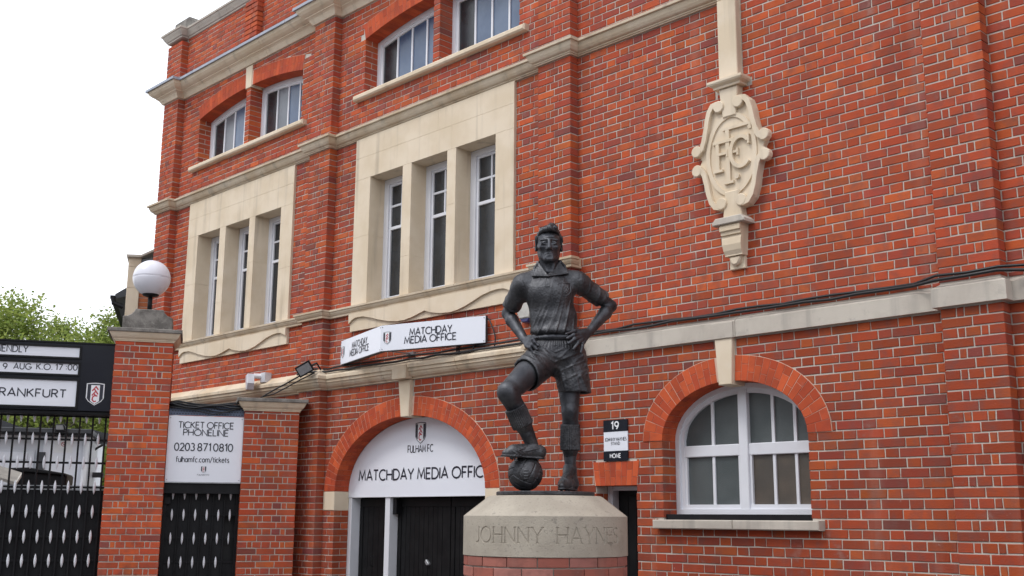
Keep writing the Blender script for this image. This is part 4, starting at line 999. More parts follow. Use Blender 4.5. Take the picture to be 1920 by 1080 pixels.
# ================================================================== fixture board
bn = -.12
bd = thing('fixture_board', 'black fixture board with white letter panels and a crest above the main gate', 'sign board', G.P(-1.3, 2.83, -.2))
child('board', 'sign_navy', bd, lambda m: m.box(G, -2.62, -.264, 2.832, 3.613, -.33, bn, .004))
child('top_cap', 'black_paint', bd, lambda m: m.box(G, -2.62, -.262, 3.6135, 3.632, -.34, bn+.012))
child('bottom_rail', 'black_paint', bd, lambda m: m.box(G, -2.62, -.264, 2.79, 2.829, -.33, bn-.03, .004))
Q = lambda x, y: G.uz(x/3.6, 620+y/3.6, bn)
for z0, z1 in ((3.449, 3.566), (3.249, 3.374), (2.874, 3.178)):
    w = child('letter_panel', 'sign_white', bd, lambda m: m.box(G, -2.58, -.654, z0, z1, bn-.002, bn+.006))
    child('panel_frame', 'black_paint', w, lambda m: m.ring(G, [(-2.6, z0-.02), (-.634, z0-.02), (-.634, z1+.02), (-2.6, z1+.02)], [(-2.585, z0+.002), (-.656, z0+.002), (-.656, z1-.002), (-2.585, z1-.002)], bn, bn+.022))
def fixture(text, tail, xa, xb, yb, yt, weight=.13, **k):
    """the tail of the text spans pixels xa..xb of the photograph; the rest runs on to the left"""
    wt = layout(tail, .22, .32)[1]; wf = layout(text, .22, .32)[1]
    ua, ub = Q(xa, yb)[0], Q(xb, yb)[0]; sc = (ub-ua)/wt; z0 = Q((xa+xb)/2, yb)[1]; z1 = Q((xa+xb)/2, yt)[1]
    text_part(G, bd, text, ub-sc*wf, ub, z0, z1-z0, bn+.008, weight=weight+.03, track=.22, space=.32)
fixture('FRIENDLY', 'ENDLY', 14, 188, 142, 100, .12)
for t, a, b in (('9', 20, 46), ('AUG', 92, 208), ('K.O.', 246, 352), ('17', 374, 420), (':00', 446, 520)): fixture(t, t, a, b, 262+(a-200)*.02, 224+(a-200)*.02, .13)
fixture('FRANKFURT', 'ANKFURT', 50, 443, 446, 394, .13)
ca0 = Q(645, 505); ca1 = Q(645, 358); crest(G, bd, -.450, ca0[1], ca1[1]-ca0[1], bn+.002, True)
# ================================================================== yard behind the gate
K1 = G.shift(0, -6.2)
def kp(x, y, n=0): return K1.uz(x/6.75, 760+y/6.75, n)
def kr(m, x0, y0, x1, y1, n0, n1, bev=0):
    (a, z1), (b, z0) = kp(x0, y0, n1), kp(x1, y1, n1); zz = sorted((z0, z1)); m.box(K1, a, b, zz[0], zz[1], n0, n1, bev)
cb = thing('yard_cabin', 'white site cabin with dark fascia seen through the main gate', 'cabin', K1.P(-1.5, 0, -1))
za, zf = kp(500, 425)[1], kp(500, 345, .3)[1]; zt2 = kp(500, 285, .3)[1]; ur = kp(1120, 600)[0]
child('wall', 'cabin_white', cb, lambda m: m.box(K1, -5.2, ur, 0, za+.12, -3, 0))
child('fascia', 'cabin_dark', cb, lambda m: m.box(K1, -5.3, kp(1165, 300, .3)[0], zf, zt2, -3.2, .30, .01))
child('soffit', 'black_paint', cb, lambda m: m.box(K1, -5.2, kp(1160, 300, .28)[0], zf-.03, zf-.001, -.1, .28))
child('roof', 'cabin_dark', cb, lambda m: m.prism(K1, [(-5.3, zt2+.002), kp(310, 272), (kp(310, 272)[0], zt2+.002)] and [(-5.3, zt2+.002), (kp(330, 272)[0], zt2+.002), (kp(0, 175)[0], kp(0, 175)[1]), (-5.3, kp(0, 175)[1]+.4)], -3, -.1))
child('white_board', 'sign_white', cb, lambda m: kr(m, 560, 395, 1060, 1090, .01, .06, .004))
ns = child('notice', 'print_white', cb, lambda m: kr(m, 690, 445, 912, 603, .06, .068))
(nu, nz) = kp(803, 492, .07)
child('notice_ring', 'print_red', ns, lambda m: (m.ring(K1, [(nu+.030*1.2*math.cos(i*.3927), nz+.036*math.sin(i*.3927)) for i in range(16)], [(nu+.028*math.cos(i*.3927), nz+.028*math.sin(i*.3927)) for i in range(16)], .068, .071), m.prism(K1, [(nu-.026, nz+.02), (nu-.02, nz+.026), (nu+.026, nz-.02), (nu+.02, nz-.026)][::-1], .068, .0715)))
child('notice_text', 'print_grey', ns, lambda m: [kr(m, 735+5*(i % 2), 548+i*13, 875-6*(i % 3), 552+i*13, .068, .0705) for i in range(3)])
gd = child('shutter_door', 'cabin_white', cb, lambda m: kr(m, -300, 545, 400, 1090, .0, .03, .01))
child('shutter_panel', 'sign_white', gd, lambda m: (kr(m, -280, 580, 345, 690, .03, .045, .008), kr(m, -280, 700, 345, 800, .03, .045, .008)))
child('downpipe', 'grey_box', cb, lambda m: m.tube([K1.P(kp(1090, 450, .15)[0], kp(1090, 450, .15)[1], .15), K1.P(kp(1090, 450, .15)[0], 0, .15)], .05, 10), smooth=True)
child('meter_box', 'cabin_dark', cb, lambda m: kr(m, 478, 590, 555, 810, .0, .10, .01))
fl2 = thing('yard_floodlight', 'dark floodlight on the cabin roof behind the main gate', 'floodlight', K1.P(kp(765, 330, .35)[0], kp(765, 340, .35)[1], .35))
child('housing', 'black_paint', fl2, lambda m: m.prism(K1, [kp(690, 335, .45), kp(830, 340, .45), kp(825, 262, .45), kp(800, 236, .45), kp(705, 236, .45)], .28, .45, .012))
child('lens', 'lens_glass', fl2, lambda m: m.prism(K1, [kp(708, 305, .455), kp(808, 308, .455), kp(796, 252, .455), kp(708, 250, .455)], .44, .456))
wb_ = thing('yard_wall', 'beige rendered wall right of the cabin behind the main gate', 'wall', K1.P(.9, 0, -1.5))
child('render', 'render_beige', wb_, lambda m: m.box(K1, ur+.25, 2.6, 0, kp(1200, 470, -1.5)[1], -1.9, -1.5))
child('coping', 'cabin_dark', wb_, lambda m: m.prism(K1, [kp(1150, 300, -1.5), kp(1150, 470, -1.5), (2.6, kp(1200, 470, -1.5)[1]+.001), (2.6, kp(1320, 350, -1.5)[1]), kp(1320, 350, -1.5)] [::1], -1.95, -1.45))
child('cabinet', 'cabin_dark', wb_, lambda m: (m.box(K1, kp(1130, 870, -1.2)[0], kp(1300, 870, -1.2)[0], kp(1200, 850, -1.2)[1]-.08, kp(1200, 850, -1.2)[1], -1.49, -1.1)))
pb = [K1.P(*kp(x, y, -1.3), -1.3) for x, y in ((1160, 620), (1175, 580), (1230, 540), (1300, 500))]
cable('conduit', pb, .02, 'curved black conduit on the beige yard wall')
K3 = G.shift(0, -3.2)
def k3(x, y, n=0): return K3.uz(x/6.75, 760+y/6.75, n)
bn_ = thing('yard_bin', 'large black lidded bin standing behind the main gate', 'bin', K3.P(k3(450, 900)[0], 0, -.4))
q = [k3(135, 830), k3(800, 880)]
child('body', 'tarmac_lid', bn_, lambda m: m.prism(K3, [(q[0][0], 0), (q[1][0], 0), (q[1][0]+.05, q[1][1]), (q[0][0]-.03, q[0][1]+.02)], -.9, 0, .02))
child('lid', 'tarmac_lid', bn_, lambda m: m.prism(K3, [k3(120, 825), k3(835, 885), k3(830, 862), k3(470, 800), k3(370, 785), k3(120, 792)], -.95, .05, .01))
aw = thing('corrugated_awning', 'pale corrugated plastic sheet sloping at the left behind the main gate', 'awning', K3.P(k3(60, 900)[0], k3(60, 900)[1], .3))
m = MB(); A0 = np.array(K3.P(*k3(-700, 560, .2), .2)); A1 = np.array(K3.P(*k3(275, 870, .2), .2)); dpt = np.array(K3.P(0, -.16, .55))-np.array(K3.P(0, 0, 0))
KK = 60; vs_ = []
for i in range(KK+1):
    t = i/KK; off = .02*math.cos(i*math.pi/1.5)
    for s_ in (0, 1): 
        p = A0*(1-s_)+A1*s_
        vs_.append(tuple(p+dpt*t*.9+np.array([0, 0, off])))
    for s_ in (0, 1):
        p = A0*(1-s_)+A1*s_
        vs_.append(tuple(p+dpt*t*.9+np.array([0, 0, off-.012])))
m.add(vs_, [(4*i, 4*i+1, 4*i+5, 4*i+4) for i in range(KK)]+[(4*i+2, 4*i+6, 4*i+7, 4*i+3) for i in range(KK)]+[(4*i+1, 4*i+3, 4*i+7, 4*i+5) for i in range(KK)]+[(4*i, 4*i+4, 4*i+6, 4*i+2) for i in range(KK)])
m.build('sheet', 'roof_pale', aw); child('edge_trim', 'roof_pale', aw, lambda m: m.tube([A1, A1+dpt*.9], .02, 6))
child('leg', 'galvanised', aw, lambda m: (m.tube([tuple(A1*.35+A0*.65+dpt*.1), tuple((A1*.35+A0*.65+dpt*.1)*np.array([1, 1, 0]))], .025, 8), m.tube([tuple(A1*.9+A0*.1+dpt*.1), tuple((A1*.9+A0*.1+dpt*.1)*np.array([1, 1, 0]))], .025, 8)))
# ================================================================== neighbouring gable behind the lamp
K2 = G.shift(0, -5.0)
def k2(x, y, n=0): return K2.uz(200+x/6.75, 440+y/6.75, n)
nb = thing('gable_building', 'stone and orange brick gable end with dark eaves behind the globe lamp', 'building', K2.P(k2(350, 600)[0], 0, -.5))
zc_ = k2(350, 290)[1]; (l0, _), (l1, _) = k2(250, 700), k2(410, 700)
child('pilaster', 'stone', nb, lambda m: [m.box(K2, l0, l1, a, b, -.6, .0, .004) for a, b in ((0, 2.5), (2.503, k2(300, 670)[1]), (k2(300, 670)[1]+.003, k2(300, 405)[1]), (k2(300, 405)[1]+.003, zc_))])
child('coping', 'stone_grey', nb, lambda m: m.prism(K2, [k2(262, 290), k2(430, 295), k2(620, 215), (k2(620, 215)[0]+1.2, k2(620, 215)[1]+.45), (k2(620, 215)[0]+1.2, k2(620, 215)[1]+.52), k2(620, 180), k2(440, 262), k2(250, 255)], -.7, .06, .006))
child('dark_panel', 'glass_dark', nb, lambda m: m.prism(K2, [(l1+.002, k2(430, 720)[1]), (l1+1.6, k2(430, 720)[1]), (l1+1.6, k2(600, 205)[1]+.25), (l1+.002, k2(430, 300)[1]-.01)], -.3, -.05))
gwall = child('wall', 'mortar', nb, lambda m: m.box(K2, l1+.003, l1+1.6, 0, k2(430, 722)[1]-.002, -.3, -.0365))
def orange(t=1.): v = random.uniform(.85, 1.15); return (.46*v, .15*v, .062*v)
emit(lay(K2, l1+.003, l1+1.6, 3.2, k2(430, 722)[1]-.004, PIER, n1=-.03, n0=-.06, colf=orange), gwall, 60)
child('eaves', 'cabin_dark', nb, lambda m: m.prism(K2, [k2(105, 745), k2(235, 670), (l0-.002, k2(235, 660)[1]), (l0-.002, k2(235, 770)[1]), k2(105, 800)][::-1], -3, -.05))
child('gutter', 'black_paint', nb, lambda m: m.box(K2, *[k2(45, 770)[0], k2(110, 770)[0]], k2(60, 800)[1], k2(60, 765)[1], -3, .0, .006))
child('gutter_pipe', 'black_paint', nb, lambda m: m.tube([K2.P(*k2(85, 790), -.02), K2.P(*k2(85, 860), -.02), K2.P(*k2(210, 915), -.02)], .04, 8))
# ================================================================== trees
lm_ = MAT['leaf'].node_tree; bs = lm_.nodes['Principled BSDF']; tr = lm_.nodes.new('ShaderNodeBsdfTranslucent'); ms = lm_.nodes.new('ShaderNodeMixShader'); ms.inputs[0].default_value = .5
lm_.links.new(bs.inputs['Base Color'].links[0].from_socket, tr.inputs[0]); lm_.links.new(bs.outputs[0], ms.inputs[1]); lm_.links.new(tr.outputs[0], ms.inputs[2]); lm_.links.new(ms.outputs[0], lm_.nodes['Material Output'].inputs[0])
def tree(label, px, ytop, Y, rx, rz, nclump, per, seed, leaf=.058):
    r = np.random.default_rng(seed); top = at(px, ytop, Y); base = np.array([top[0], Y, 0.]); cz = top[2]-rz*.93
    t = thing('plane_tree', label, 'tree', tuple(base), 'trees beyond the gate')
    tips = []
    while len(tips) < nclump:
        p = r.uniform(-1, 1, 3); l = np.linalg.norm(p)
        if l > 1 or l < .35: continue
        w = 1-.35*max(0, p[2]); tips.append(np.array([base[0]+p[0]*rx*w, Y+p[1]*rx*w, cz+p[2]*rz]))
    def wood(m):
        m.tube([base, base+[0.05, 0, cz*.4], [base[0]-.05, Y, cz-rz*.6], [base[0], Y, cz+rz*.3]], [.24, .2, .16, .05], 8)
        for c in tips[::2]:
            s0 = np.array([base[0], Y, cz-rz*.65+r.uniform(0, rz*.8)]); mid = (s0+c)/2+[0, 0, .15*rx]
            m.tube([s0, mid, c], [.07, .04, .012], 5)
    child('trunk', 'bark', t, wood, smooth=True)
    V = []; Cc = []
    for c in tips:
        n = int(per*r.uniform(.5, 1.4)); sp = r.uniform(.22, .42)*(rx/1.9)**.5
        P_ = c+r.normal(0, 1, (n, 3))*[sp, sp, sp*.75]
        tone = r.uniform(.75, 1.25)
        for p in P_:
            a = r.normal(0, 1, 3); a[2] *= .6; a /= np.linalg.norm(a); b = np.cross(a, r.normal(0, 1, 3)); b /= np.linalg.norm(b)
            s = leaf*r.uniform(.6, 1.25); V += [p-a*s, p+b*s*.62, p+a*s, p-b*s*.62]
            g = r.uniform(.75, 1.3)*tone; y = r.uniform(0, 1); Cc.append(((.19+.10*y)*g, (.27+.06*y)*g, (.055+.025*y)*g))
    me = bpy.data.meshes.new('crown'); V = np.array(V); me.from_pydata(V.tolist(), [], np.arange(len(V)).reshape(-1, 4).tolist())
    at_ = me.color_attributes.new('bc', 'FLOAT_COLOR', 'POINT'); at_.data.foreach_set('color', np.c_[np.repeat(np.array(Cc), 4, 0), np.ones(len(V))].astype('f').ravel())
    me.materials.append(MAT['leaf']); o = bpy.data.objects.new('crown', me); finish(o); link_child(o, t); return t
tree('leafy plane tree with the tallest crown at the far left above the fixture board', 38, 578, 30, 1.75, 3.0, 110, 330, 5)
tree('leafy plane tree just left of the globe lamp above the fixture board', 200, 600, 33, 1.75, 3.0, 110, 330, 9)
tree('lower leafy tree between the two taller trees behind the fixture board', 118, 625, 36, 1.0, 3.0, 45, 280, 13)
tree('broad leafy tree filling the gap under the fixture board', 90, 670, 27, 2.6, 1.9, 95, 280, 17)
# ================================================================== terrace across the street, unseen behind the camera, added to block low sky light
tr_ = thing('unseen_terrace', 'unseen row of brick terraced houses across the street, added to block low sky light', 'houses', F.P(0, 0, 17))
T_ = F.turned(30, 17, 180)
child('wall', 'render_beige', tr_, lambda m: m.box(T_, 0, 60, 0, 6.2, -8, 0)); child('roof', 'cabin_dark', tr_, lambda m: m.add([T_.P(0, 6.2, .3), T_.P(60, 6.2, .3), T_.P(60, 8.8, -4), T_.P(0, 8.8, -4), T_.P(60, 6.2, -8.3), T_.P(0, 6.2, -8.3)], [(0, 1, 2, 3), (3, 2, 4, 5), (0, 3, 5), (1, 4, 2)]))
for i in range(12):
    child('bay_window', 'white_paint', tr_, lambda m: m.box(T_, 5*i+.8, 5*i+2.8, .6, 5.4, 0, .7)); child('door', 'black_paint', tr_, lambda m: m.box(T_, 5*i+3.5, 5*i+4.5, 0, 2.2, 0, .05))
# ================================================================== plinth
D0 = 8.6; pc = at(1022.5, 1000, D0); PX = pc[0]
ZP = 1.826
pl = thing('statue_plinth', 'round pale stone plinth on a pink brick drum carved with the name JOHNNY HAYNES', 'plinth', (PX, D0, 0))
RD = .615; zd0, zd1 = 1.382, 1.664
def segdist(P2, a, b):
    a = np.array(a); b = np.array(b); ba = b-a; t = np.clip(((P2-a)@ba)/(ba@ba+1e-12), 0, 1); return np.linalg.norm(P2-a-t[:, None]*ba, axis=1)
txt, TW = layout('JOHNNY HAYNES', .24, .75)
th0 = math.radians(56.3); sc_ = 2*th0*RD/TW
zb0 = at(1030, 1019.0, D0-RD)[2]; hc = at(1030, 989.5, D0-RD)[2]-zb0
NC, NR = 900, 190
ths = np.linspace(-th0-.06, th0+.06, NC); zs = np.linspace(zd0, zd1, NR)
TT, ZZ = np.meshgrid(ths, zs, indexing='ij'); P2 = np.c_[(TT*RD).ravel(), ZZ.ravel()]
gro = np.zeros(len(P2))
for x, st in txt:
    for poly in st:
        pts = [(-th0*RD+(x+a)*sc_, zb0+b*hc) for a, b in poly]
        lo = np.min(pts, 0)-.02; hi = np.max(pts, 0)+.02
        ix = np.where((P2[:, 0] > lo[0]) & (P2[:, 0] < hi[0]) & (P2[:, 1] > lo[1]) & (P2[:, 1] < hi[1]))[0]
        for a, b in zip(pts[:-1], pts[1:]):
            d = segdist(P2[ix], a, b); gro[ix] = np.maximum(gro[ix], np.clip((.0060-d)/.0030, 0, 1))
        for e_ in (pts[0], pts[-1]):          # small serifs
            if len(poly) < 6:
                d = segdist(P2[ix], (e_[0]-.008, e_[1]), (e_[0]+.008, e_[1])); gro[ix] = np.maximum(gro[ix], np.clip((.0042-d)/.0028, 0, 1))
rr_ = RD-.006*gro.reshape(NC, NR)
V = np.stack([PX+rr_*np.sin(TT), D0-rr_*np.cos(TT), ZZ], -1).reshape(-1, 3)
fs = [(i*NR+j, (i+1)*NR+j, (i+1)*NR+j+1, i*NR+j+1) for i in range(NC-1) for j in range(NR-1)]
m = MB(); m.v = [tuple(p) for p in V]; m.c = [(1, 1, 1)]*len(m.v); m.f = fs
kb = 60; tb_ = np.linspace(th0+.06, 2*math.pi-th0-.06, kb)
vb = [(PX+RD*math.sin(t), D0-RD*math.cos(t), z) for t in tb_ for z in (zd0, zd1)]
m.add(vb, [(2*i, 2*i+2, 2*i+3, 2*i+1) for i in range(kb-1)])
drum = m.build('drum', 'plinth_stone', pl)
m = MB(); m.lathe((PX, D0, 0), [(.2, zd1-.004), (RD-.04, zd1-.004), (RD-.001, zd1-.0005), (RD-.0005, zd1), (RD-.012, zd1+.010), (.432, 1.806), (.420, 1.812), (.30, 1.815), (.02, 1.815)], 96)
m.build('bevelled_top', 'plinth_stone', pl, smooth=False)
m = MB(); m.lathe((PX, D0, 0), [(.01, .0), (RD-.02, .0), (RD-.02, zd0-.002), (.01, zd0-.002)], 72); bcore = m.build('brick_base', 'mortar', pl)
def curved_brick(t0, t1, z0, z1, r, col):
    m = MB(); m.cur = col; n = 6; vs = []
    for i in range(n+1):
        t = t0+(t1-t0)*i/n
        for rr, z in ((r-.06, z0), (r-.003, z0), (r, z0+.003), (r, z1-.003), (r-.003, z1), (r-.06, z1)): vs.append((PX+rr*math.sin(t), D0-rr*math.cos(t), z))
    fs = [(i*6+j, (i+1)*6+j, (i+1)*6+(j+1) % 6, i*6+(j+1) % 6) for i in range(n) for j in range(6)]+[tuple(range(6)), tuple(n*6+j for j in reversed(range(6)))]
    m.add(vs, fs); return m
rest = MB(); nb_ = 17; mod = 2*math.pi/nb_
for k in range(18):
    z1 = zd0-.004-k*.0765; z0 = z1-.066
    if z1 < .02: break
    z0 = max(z0, .002)
    for i in range(nb_):
        a = -math.pi+mod*(i+.5*(k % 2)+.17); v = random.uniform(.85, 1.15)
        col = random.choice([(.36*v, .135*v, .105*v), (.31*v, .10*v, .075*v), (.37*v, .155*v, .13*v)])
        mm = curved_brick(a+.007, a+mod-.007, z0, z1, RD-.006+random.uniform(-.002, .002), col)
        am = (a+mod/2+math.pi) % (2*math.pi)-math.pi
        if k < 6 and abs(am) < 1.75: mm.build('brick', 'brick', bcore, color=True)
        else: o_ = len(rest.v); rest.v += mm.v; rest.c += mm.c; rest.f += [tuple(q+o_ for q in f) for f in mm.f]
rest.build('brick_courses', 'brick', bcore, kind='stuff', color=True)
# ================================================================== statue: signed distance modelling
def S(x, y, dy=0.):
    return at(x, y, D0+dy)-np.array([PX, D0, ZP+.019])
LO = np.array([PX, D0, ZP+.019])
def rc(p, a, b, ra, rb):
    a = np.asarray(a, 'f'); b = np.asarray(b, 'f'); pa = p-a; ba = b-a; t = np.clip((pa@ba)/(ba@ba+1e-9), 0, 1)
    q = pa-t[:, None]*ba; return np.sqrt(np.einsum('ij,ij->i', q, q))-(ra+(rb-ra)*t)
def ell(p, c, r, R=None):
    q = p-np.asarray(c, 'f')
    if R is not None: q = q@R
    r = np.asarray(r, 'f'); k0 = np.sqrt(((q/r)**2).sum(1)); k1 = np.sqrt(((q/(r*r))**2).sum(1)); return k0*(k0-1)/(k1+1e-9)
def smin(a, b, k): h = np.clip(.5+.5*(b-a)/k, 0, 1); return b+(a-b)*h-k*h*(1-h)
def smax(a, b, k): return -smin(-a, -b, k)
def plane(p, o, n): n = np.asarray(n, float); n = n/np.linalg.norm(n); return (p-np.asarray(o, 'f'))@n.astype('f')
def sn(fn, lo, hi, vox, blk=6, margin=.03):
    """naive surface nets over the cells near the surface"""
    lo = np.asarray(lo, float); n = np.ceil((np.asarray(hi)-lo)/vox/blk).astype(int)*blk+1
    nb = (n-1)//blk
    g = np.stack(np.meshgrid(*[np.arange(k) for k in nb], indexing='ij'), -1).reshape(-1, 3)
    cc = (lo+(g+.5)*blk*vox).astype('f'); d = fn(cc)
    act = np.abs(d) < blk*vox*.9+margin
    vals = np.full(n, 1., 'f')
    ins = g[(d < 0) & ~act]
    for a in range(blk):                                    # fill solid interior blocks
        pass
    vb = np.where(d < 0, -1., 1.).astype('f').reshape(nb)
    vals[:-1, :-1, :-1] = np.repeat(np.repeat(np.repeat(vb, blk, 0), blk, 1), blk, 2)
    vals[-1] = 1; vals[:, -1] = 1; vals[:, :, -1] = 1
    mask = np.zeros(n, bool); ga = g[act]*blk
    off = np.stack(np.meshgrid(*[np.arange(blk+1)]*3, indexing='ij'), -1).reshape(-1, 3)
    for o in off: mask[tuple((ga+o).T)] = True
    ix = np.argwhere(mask); out = np.empty(len(ix), 'f')
    for s in range(0, len(ix), 300000): out[s:s+300000] = fn((lo+ix[s:s+300000]*vox).astype('f'))
    vals[tuple(ix.T)] = out
    sg = vals < 0
    c = [sg[a:sg.shape[0]-1+a, b:sg.shape[1]-1+b, e:sg.shape[2]-1+e] for a in (0, 1) for b in (0, 1) for e in (0, 1)]
    tot = sum(x.astype('u1') for x in c); cell = (tot > 0) & (tot < 8); ci = np.argwhere(cell)
    idm = np.full(cell.shape, -1, 'i4'); idm[tuple(ci.T)] = np.arange(len(ci))
    cor = np.array([(a, b, e) for a in (0, 1) for b in (0, 1) for e in (0, 1)])
    v = np.stack([vals[tuple((ci+k).T)] for k in cor], 1)
    acc = np.zeros((len(ci), 3)); cnt = np.zeros(len(ci))
    for i in range(8):
        for j in range(i+1, 8):
            if np.abs(cor[i]-cor[j]).sum() != 1: continue
            w = (v[:, i] < 0) != (v[:, j] < 0); t = v[w, i]/(v[w, i]-v[w, j]); acc[w] += cor[i]+t[:, None]*(cor[j]-cor[i]); cnt[w] += 1
    V = lo+(ci+acc/cnt[:, None])*vox; Fq = []
    for ax in range(3):
        b, e = (ax+1) % 3, (ax+2) % 3
        s0 = [slice(None)]*3; s1 = [slice(None)]*3; s0[ax] = slice(0, -1); s1[ax] = slice(1, None)
        A, B = sg[tuple(s0)], sg[tuple(s1)]; ed = np.argwhere(A != B)
        ed = ed[(ed[:, b] > 0) & (ed[:, e] > 0) & (ed[:, b] < n[b]-1) & (ed[:, e] < n[e]-1)]
        fl = A[tuple(ed.T)]; ub = np.eye(3, dtype=int)[b]; ue = np.eye(3, dtype=int)[e]
        q = np.stack([idm[tuple((ed-ub-ue).T)], idm[tuple((ed-ue).T)], idm[tuple(ed.T)], idm[tuple((ed-ub).T)]], 1)
        q[~fl] = q[~fl][:, ::-1]; Fq.append(q)
    return V, np.concatenate(Fq)
def mesh_np(name, V, Fq, mat, parent, **kw):
    me = bpy.data.meshes.new(name); me.vertices.add(len(V)); me.vertices.foreach_set('co', np.asarray(V+LO, 'f').ravel())
    me.loops.add(Fq.size); me.loops.foreach_set('vertex_index', Fq.ravel().astype('i4')); me.polygons.add(len(Fq))
    me.polygons.foreach_set('loop_start', np.arange(0, Fq.size, 4, dtype='i4'))
    try: me.polygons.foreach_set('loop_total', np.full(len(Fq), 4, dtype='i4'))
    except Exception: pass
    me.polygons.foreach_set('use_smooth', np.ones(len(Fq), bool)); me.update(calc_edges=True); me.validate()
    me.materials.append(MAT[mat]); o = bpy.data.objects.new(name, me); finish(o, **kw); link_child(o, parent); return o
def march(fn, x, y, y0=-.8):
    """local point where the view ray through a pixel of the photograph meets a surface"""
    p = S(x, y, y0); d = ray(x, y); d = d/np.linalg.norm(d)
    best = (9, p)
    for _ in range(120):
        v = float(fn(np.array([p], 'f'))[0])
        if v < best[0]: best = (v, p.copy())
        if v < .0008 or p[1] > .6: break
        p = p+d*min(max(v*.7, .0006), .2)
    return best[1]
def noise3(p, f, seed=0):
    r = np.random.default_rng(seed); v = 0
    for i in range(5):
        k = r.normal(0, 1, 3)*f; v = v+np.sin(p@k.astype('f')+r.uniform(0, 6.28))
    return v/5
# ---- joints, read off the photograph with depths from anatomy
SHL, SHR = S(980, 532, .05), S(1084, 527, .05)
ELL, ELR = S(952, 588, .23), S(1145, 574, .20)
WRL, WRR = S(983, 636, .01), S(1106, 621, .01)
NB = S(1030, 512, .05); HC = S(1029, 460, .0)
HIL, HIR = S(1019, 672, .03), S(1066, 676, .06)
KNL, KNR = S(952, 736, -.32), S(1069, 772, .02)
ANL, ANR = S(1000, 839, -.19), S(1069, 878, .05)
HS = 1.30
# ---- head
def hp(x, y, z): return HC+np.array([x, y, z])*HS
def head_sdf(p):
    q = ((p-HC.astype('f'))/HS)
    a = math.radians(-4); c, s = math.cos(a), math.sin(a)          # chin slightly down
    q = np.stack([q[:, 0], c*q[:, 1]-s*q[:, 2], s*q[:, 1]+c*q[:, 2]], 1).astype('f')
    qa = q.copy(); qa[:, 0] = np.abs(qa[:, 0])
    d = ell(q, (0, .022, .033), (.0765, .095, .080))
    d = smin(d, ell(q, (0, -.018, -.030), (.058, .074, .080)), .03)
    d = smin(d, rc(qa, (.046, .010, -.050), (.017, -.064, -.092), .020, .016), .03)      # jaw
    d = smin(d, rc(q, (-.008, -.074, -.096), (.008, -.074, -.096), .0165, .0165), .02)     # chin
    d = smin(d, rc(qa, (.043, -.062, -.020), (.058, -.030, -.014), .015, .014), .020)      # cheekbone
    d = smin(d, rc(qa, (.008, -.088, .022), (.050, -.072, .021), .0080, .0065), .018)      # brow
    d = smax(d, -rc(qa, (.024, -.107, .000), (.043, -.098, -.002), .0175, .0150), .012)    # eye socket
    d = smax(d, -rc(qa, (.036, -.104, -.048), (.050, -.082, -.062), .018, .018), .022)     # hollow cheek
    d = smin(d, ell(qa, (.0315, -.0750, .000), (.0155, .0120, .0100)), .003)               # eyeball
    d = smax(d, -ell(qa, (.0310, -.0845, .0005), (.0040, .0030, .0040)), .002)             # pupil
    d = smin(d, rc(qa, (.017, -.0835, .0068), (.047, -.0765, .0050), .0046, .0040), .003)  # upper lid
    d = smin(d, rc(qa, (.018, -.0805, -.0090), (.045, -.0745, -.0075), .0034, .003), .009) # lower lid
    d = smax(d, -rc(qa, (.020, -.0890, -.0165), (.046, -.0790, -.0155), .0016, .0014), .008)# eye bag
    d = smin(d, rc(q, (0, -.091, .020), (0, -.117, -.032), .0092, .0128), .010)            # nose
    d = smin(d, rc(qa, (.008, -.106, -.036), (.0160, -.096, -.037), .0092, .0085), .006)
    d = smax(d, -rc(qa, (.0085, -.112, -.0475), (.0095, -.104, -.0475), .0042, .0042), .003)
    d = smax(d, -rc(qa, (.0195, -.106, -.034), (.0385, -.0865, -.078), .0042, .0048), .008)   # nose to mouth fold
    d = smin(d, rc(qa, (.0, -.0860, -.0635), (.025, -.0775, -.0670), .0048, .0030), .006)  # lips
    d = smin(d, rc(qa, (.0, -.0845, -.0765), (.021, -.0780, -.0735), .0058, .0032), .007)
    d = smax(d, -rc(qa, (.0, -.0940, -.0690), (.028, -.0820, -.0705), .0036, .0028), .003)
    d = smax(d, -rc(q, (-.012, -.097, -.0875), (.012, -.097, -.0875), .005, .005), .012)   # above the chin
    for zz in (.044, .054, .064): d = smax(d, -rc(qa, (.0, -.0920, zz), (.036, -.083, zz+.002), .0022, .0016), .005)
    d = smax(d, -rc(qa, (.005, -.106, .022), (.004, -.101, .036), .0022, .0014), .005)
    e = ell(qa, (.0775, .014, -.016), (.010, .017, .023)); e = smax(e, -ell(qa, (.0870, .006, -.013), (.008, .010, .014)), .004)
    d = smin(d, e, .004)
    return d*HS*.9
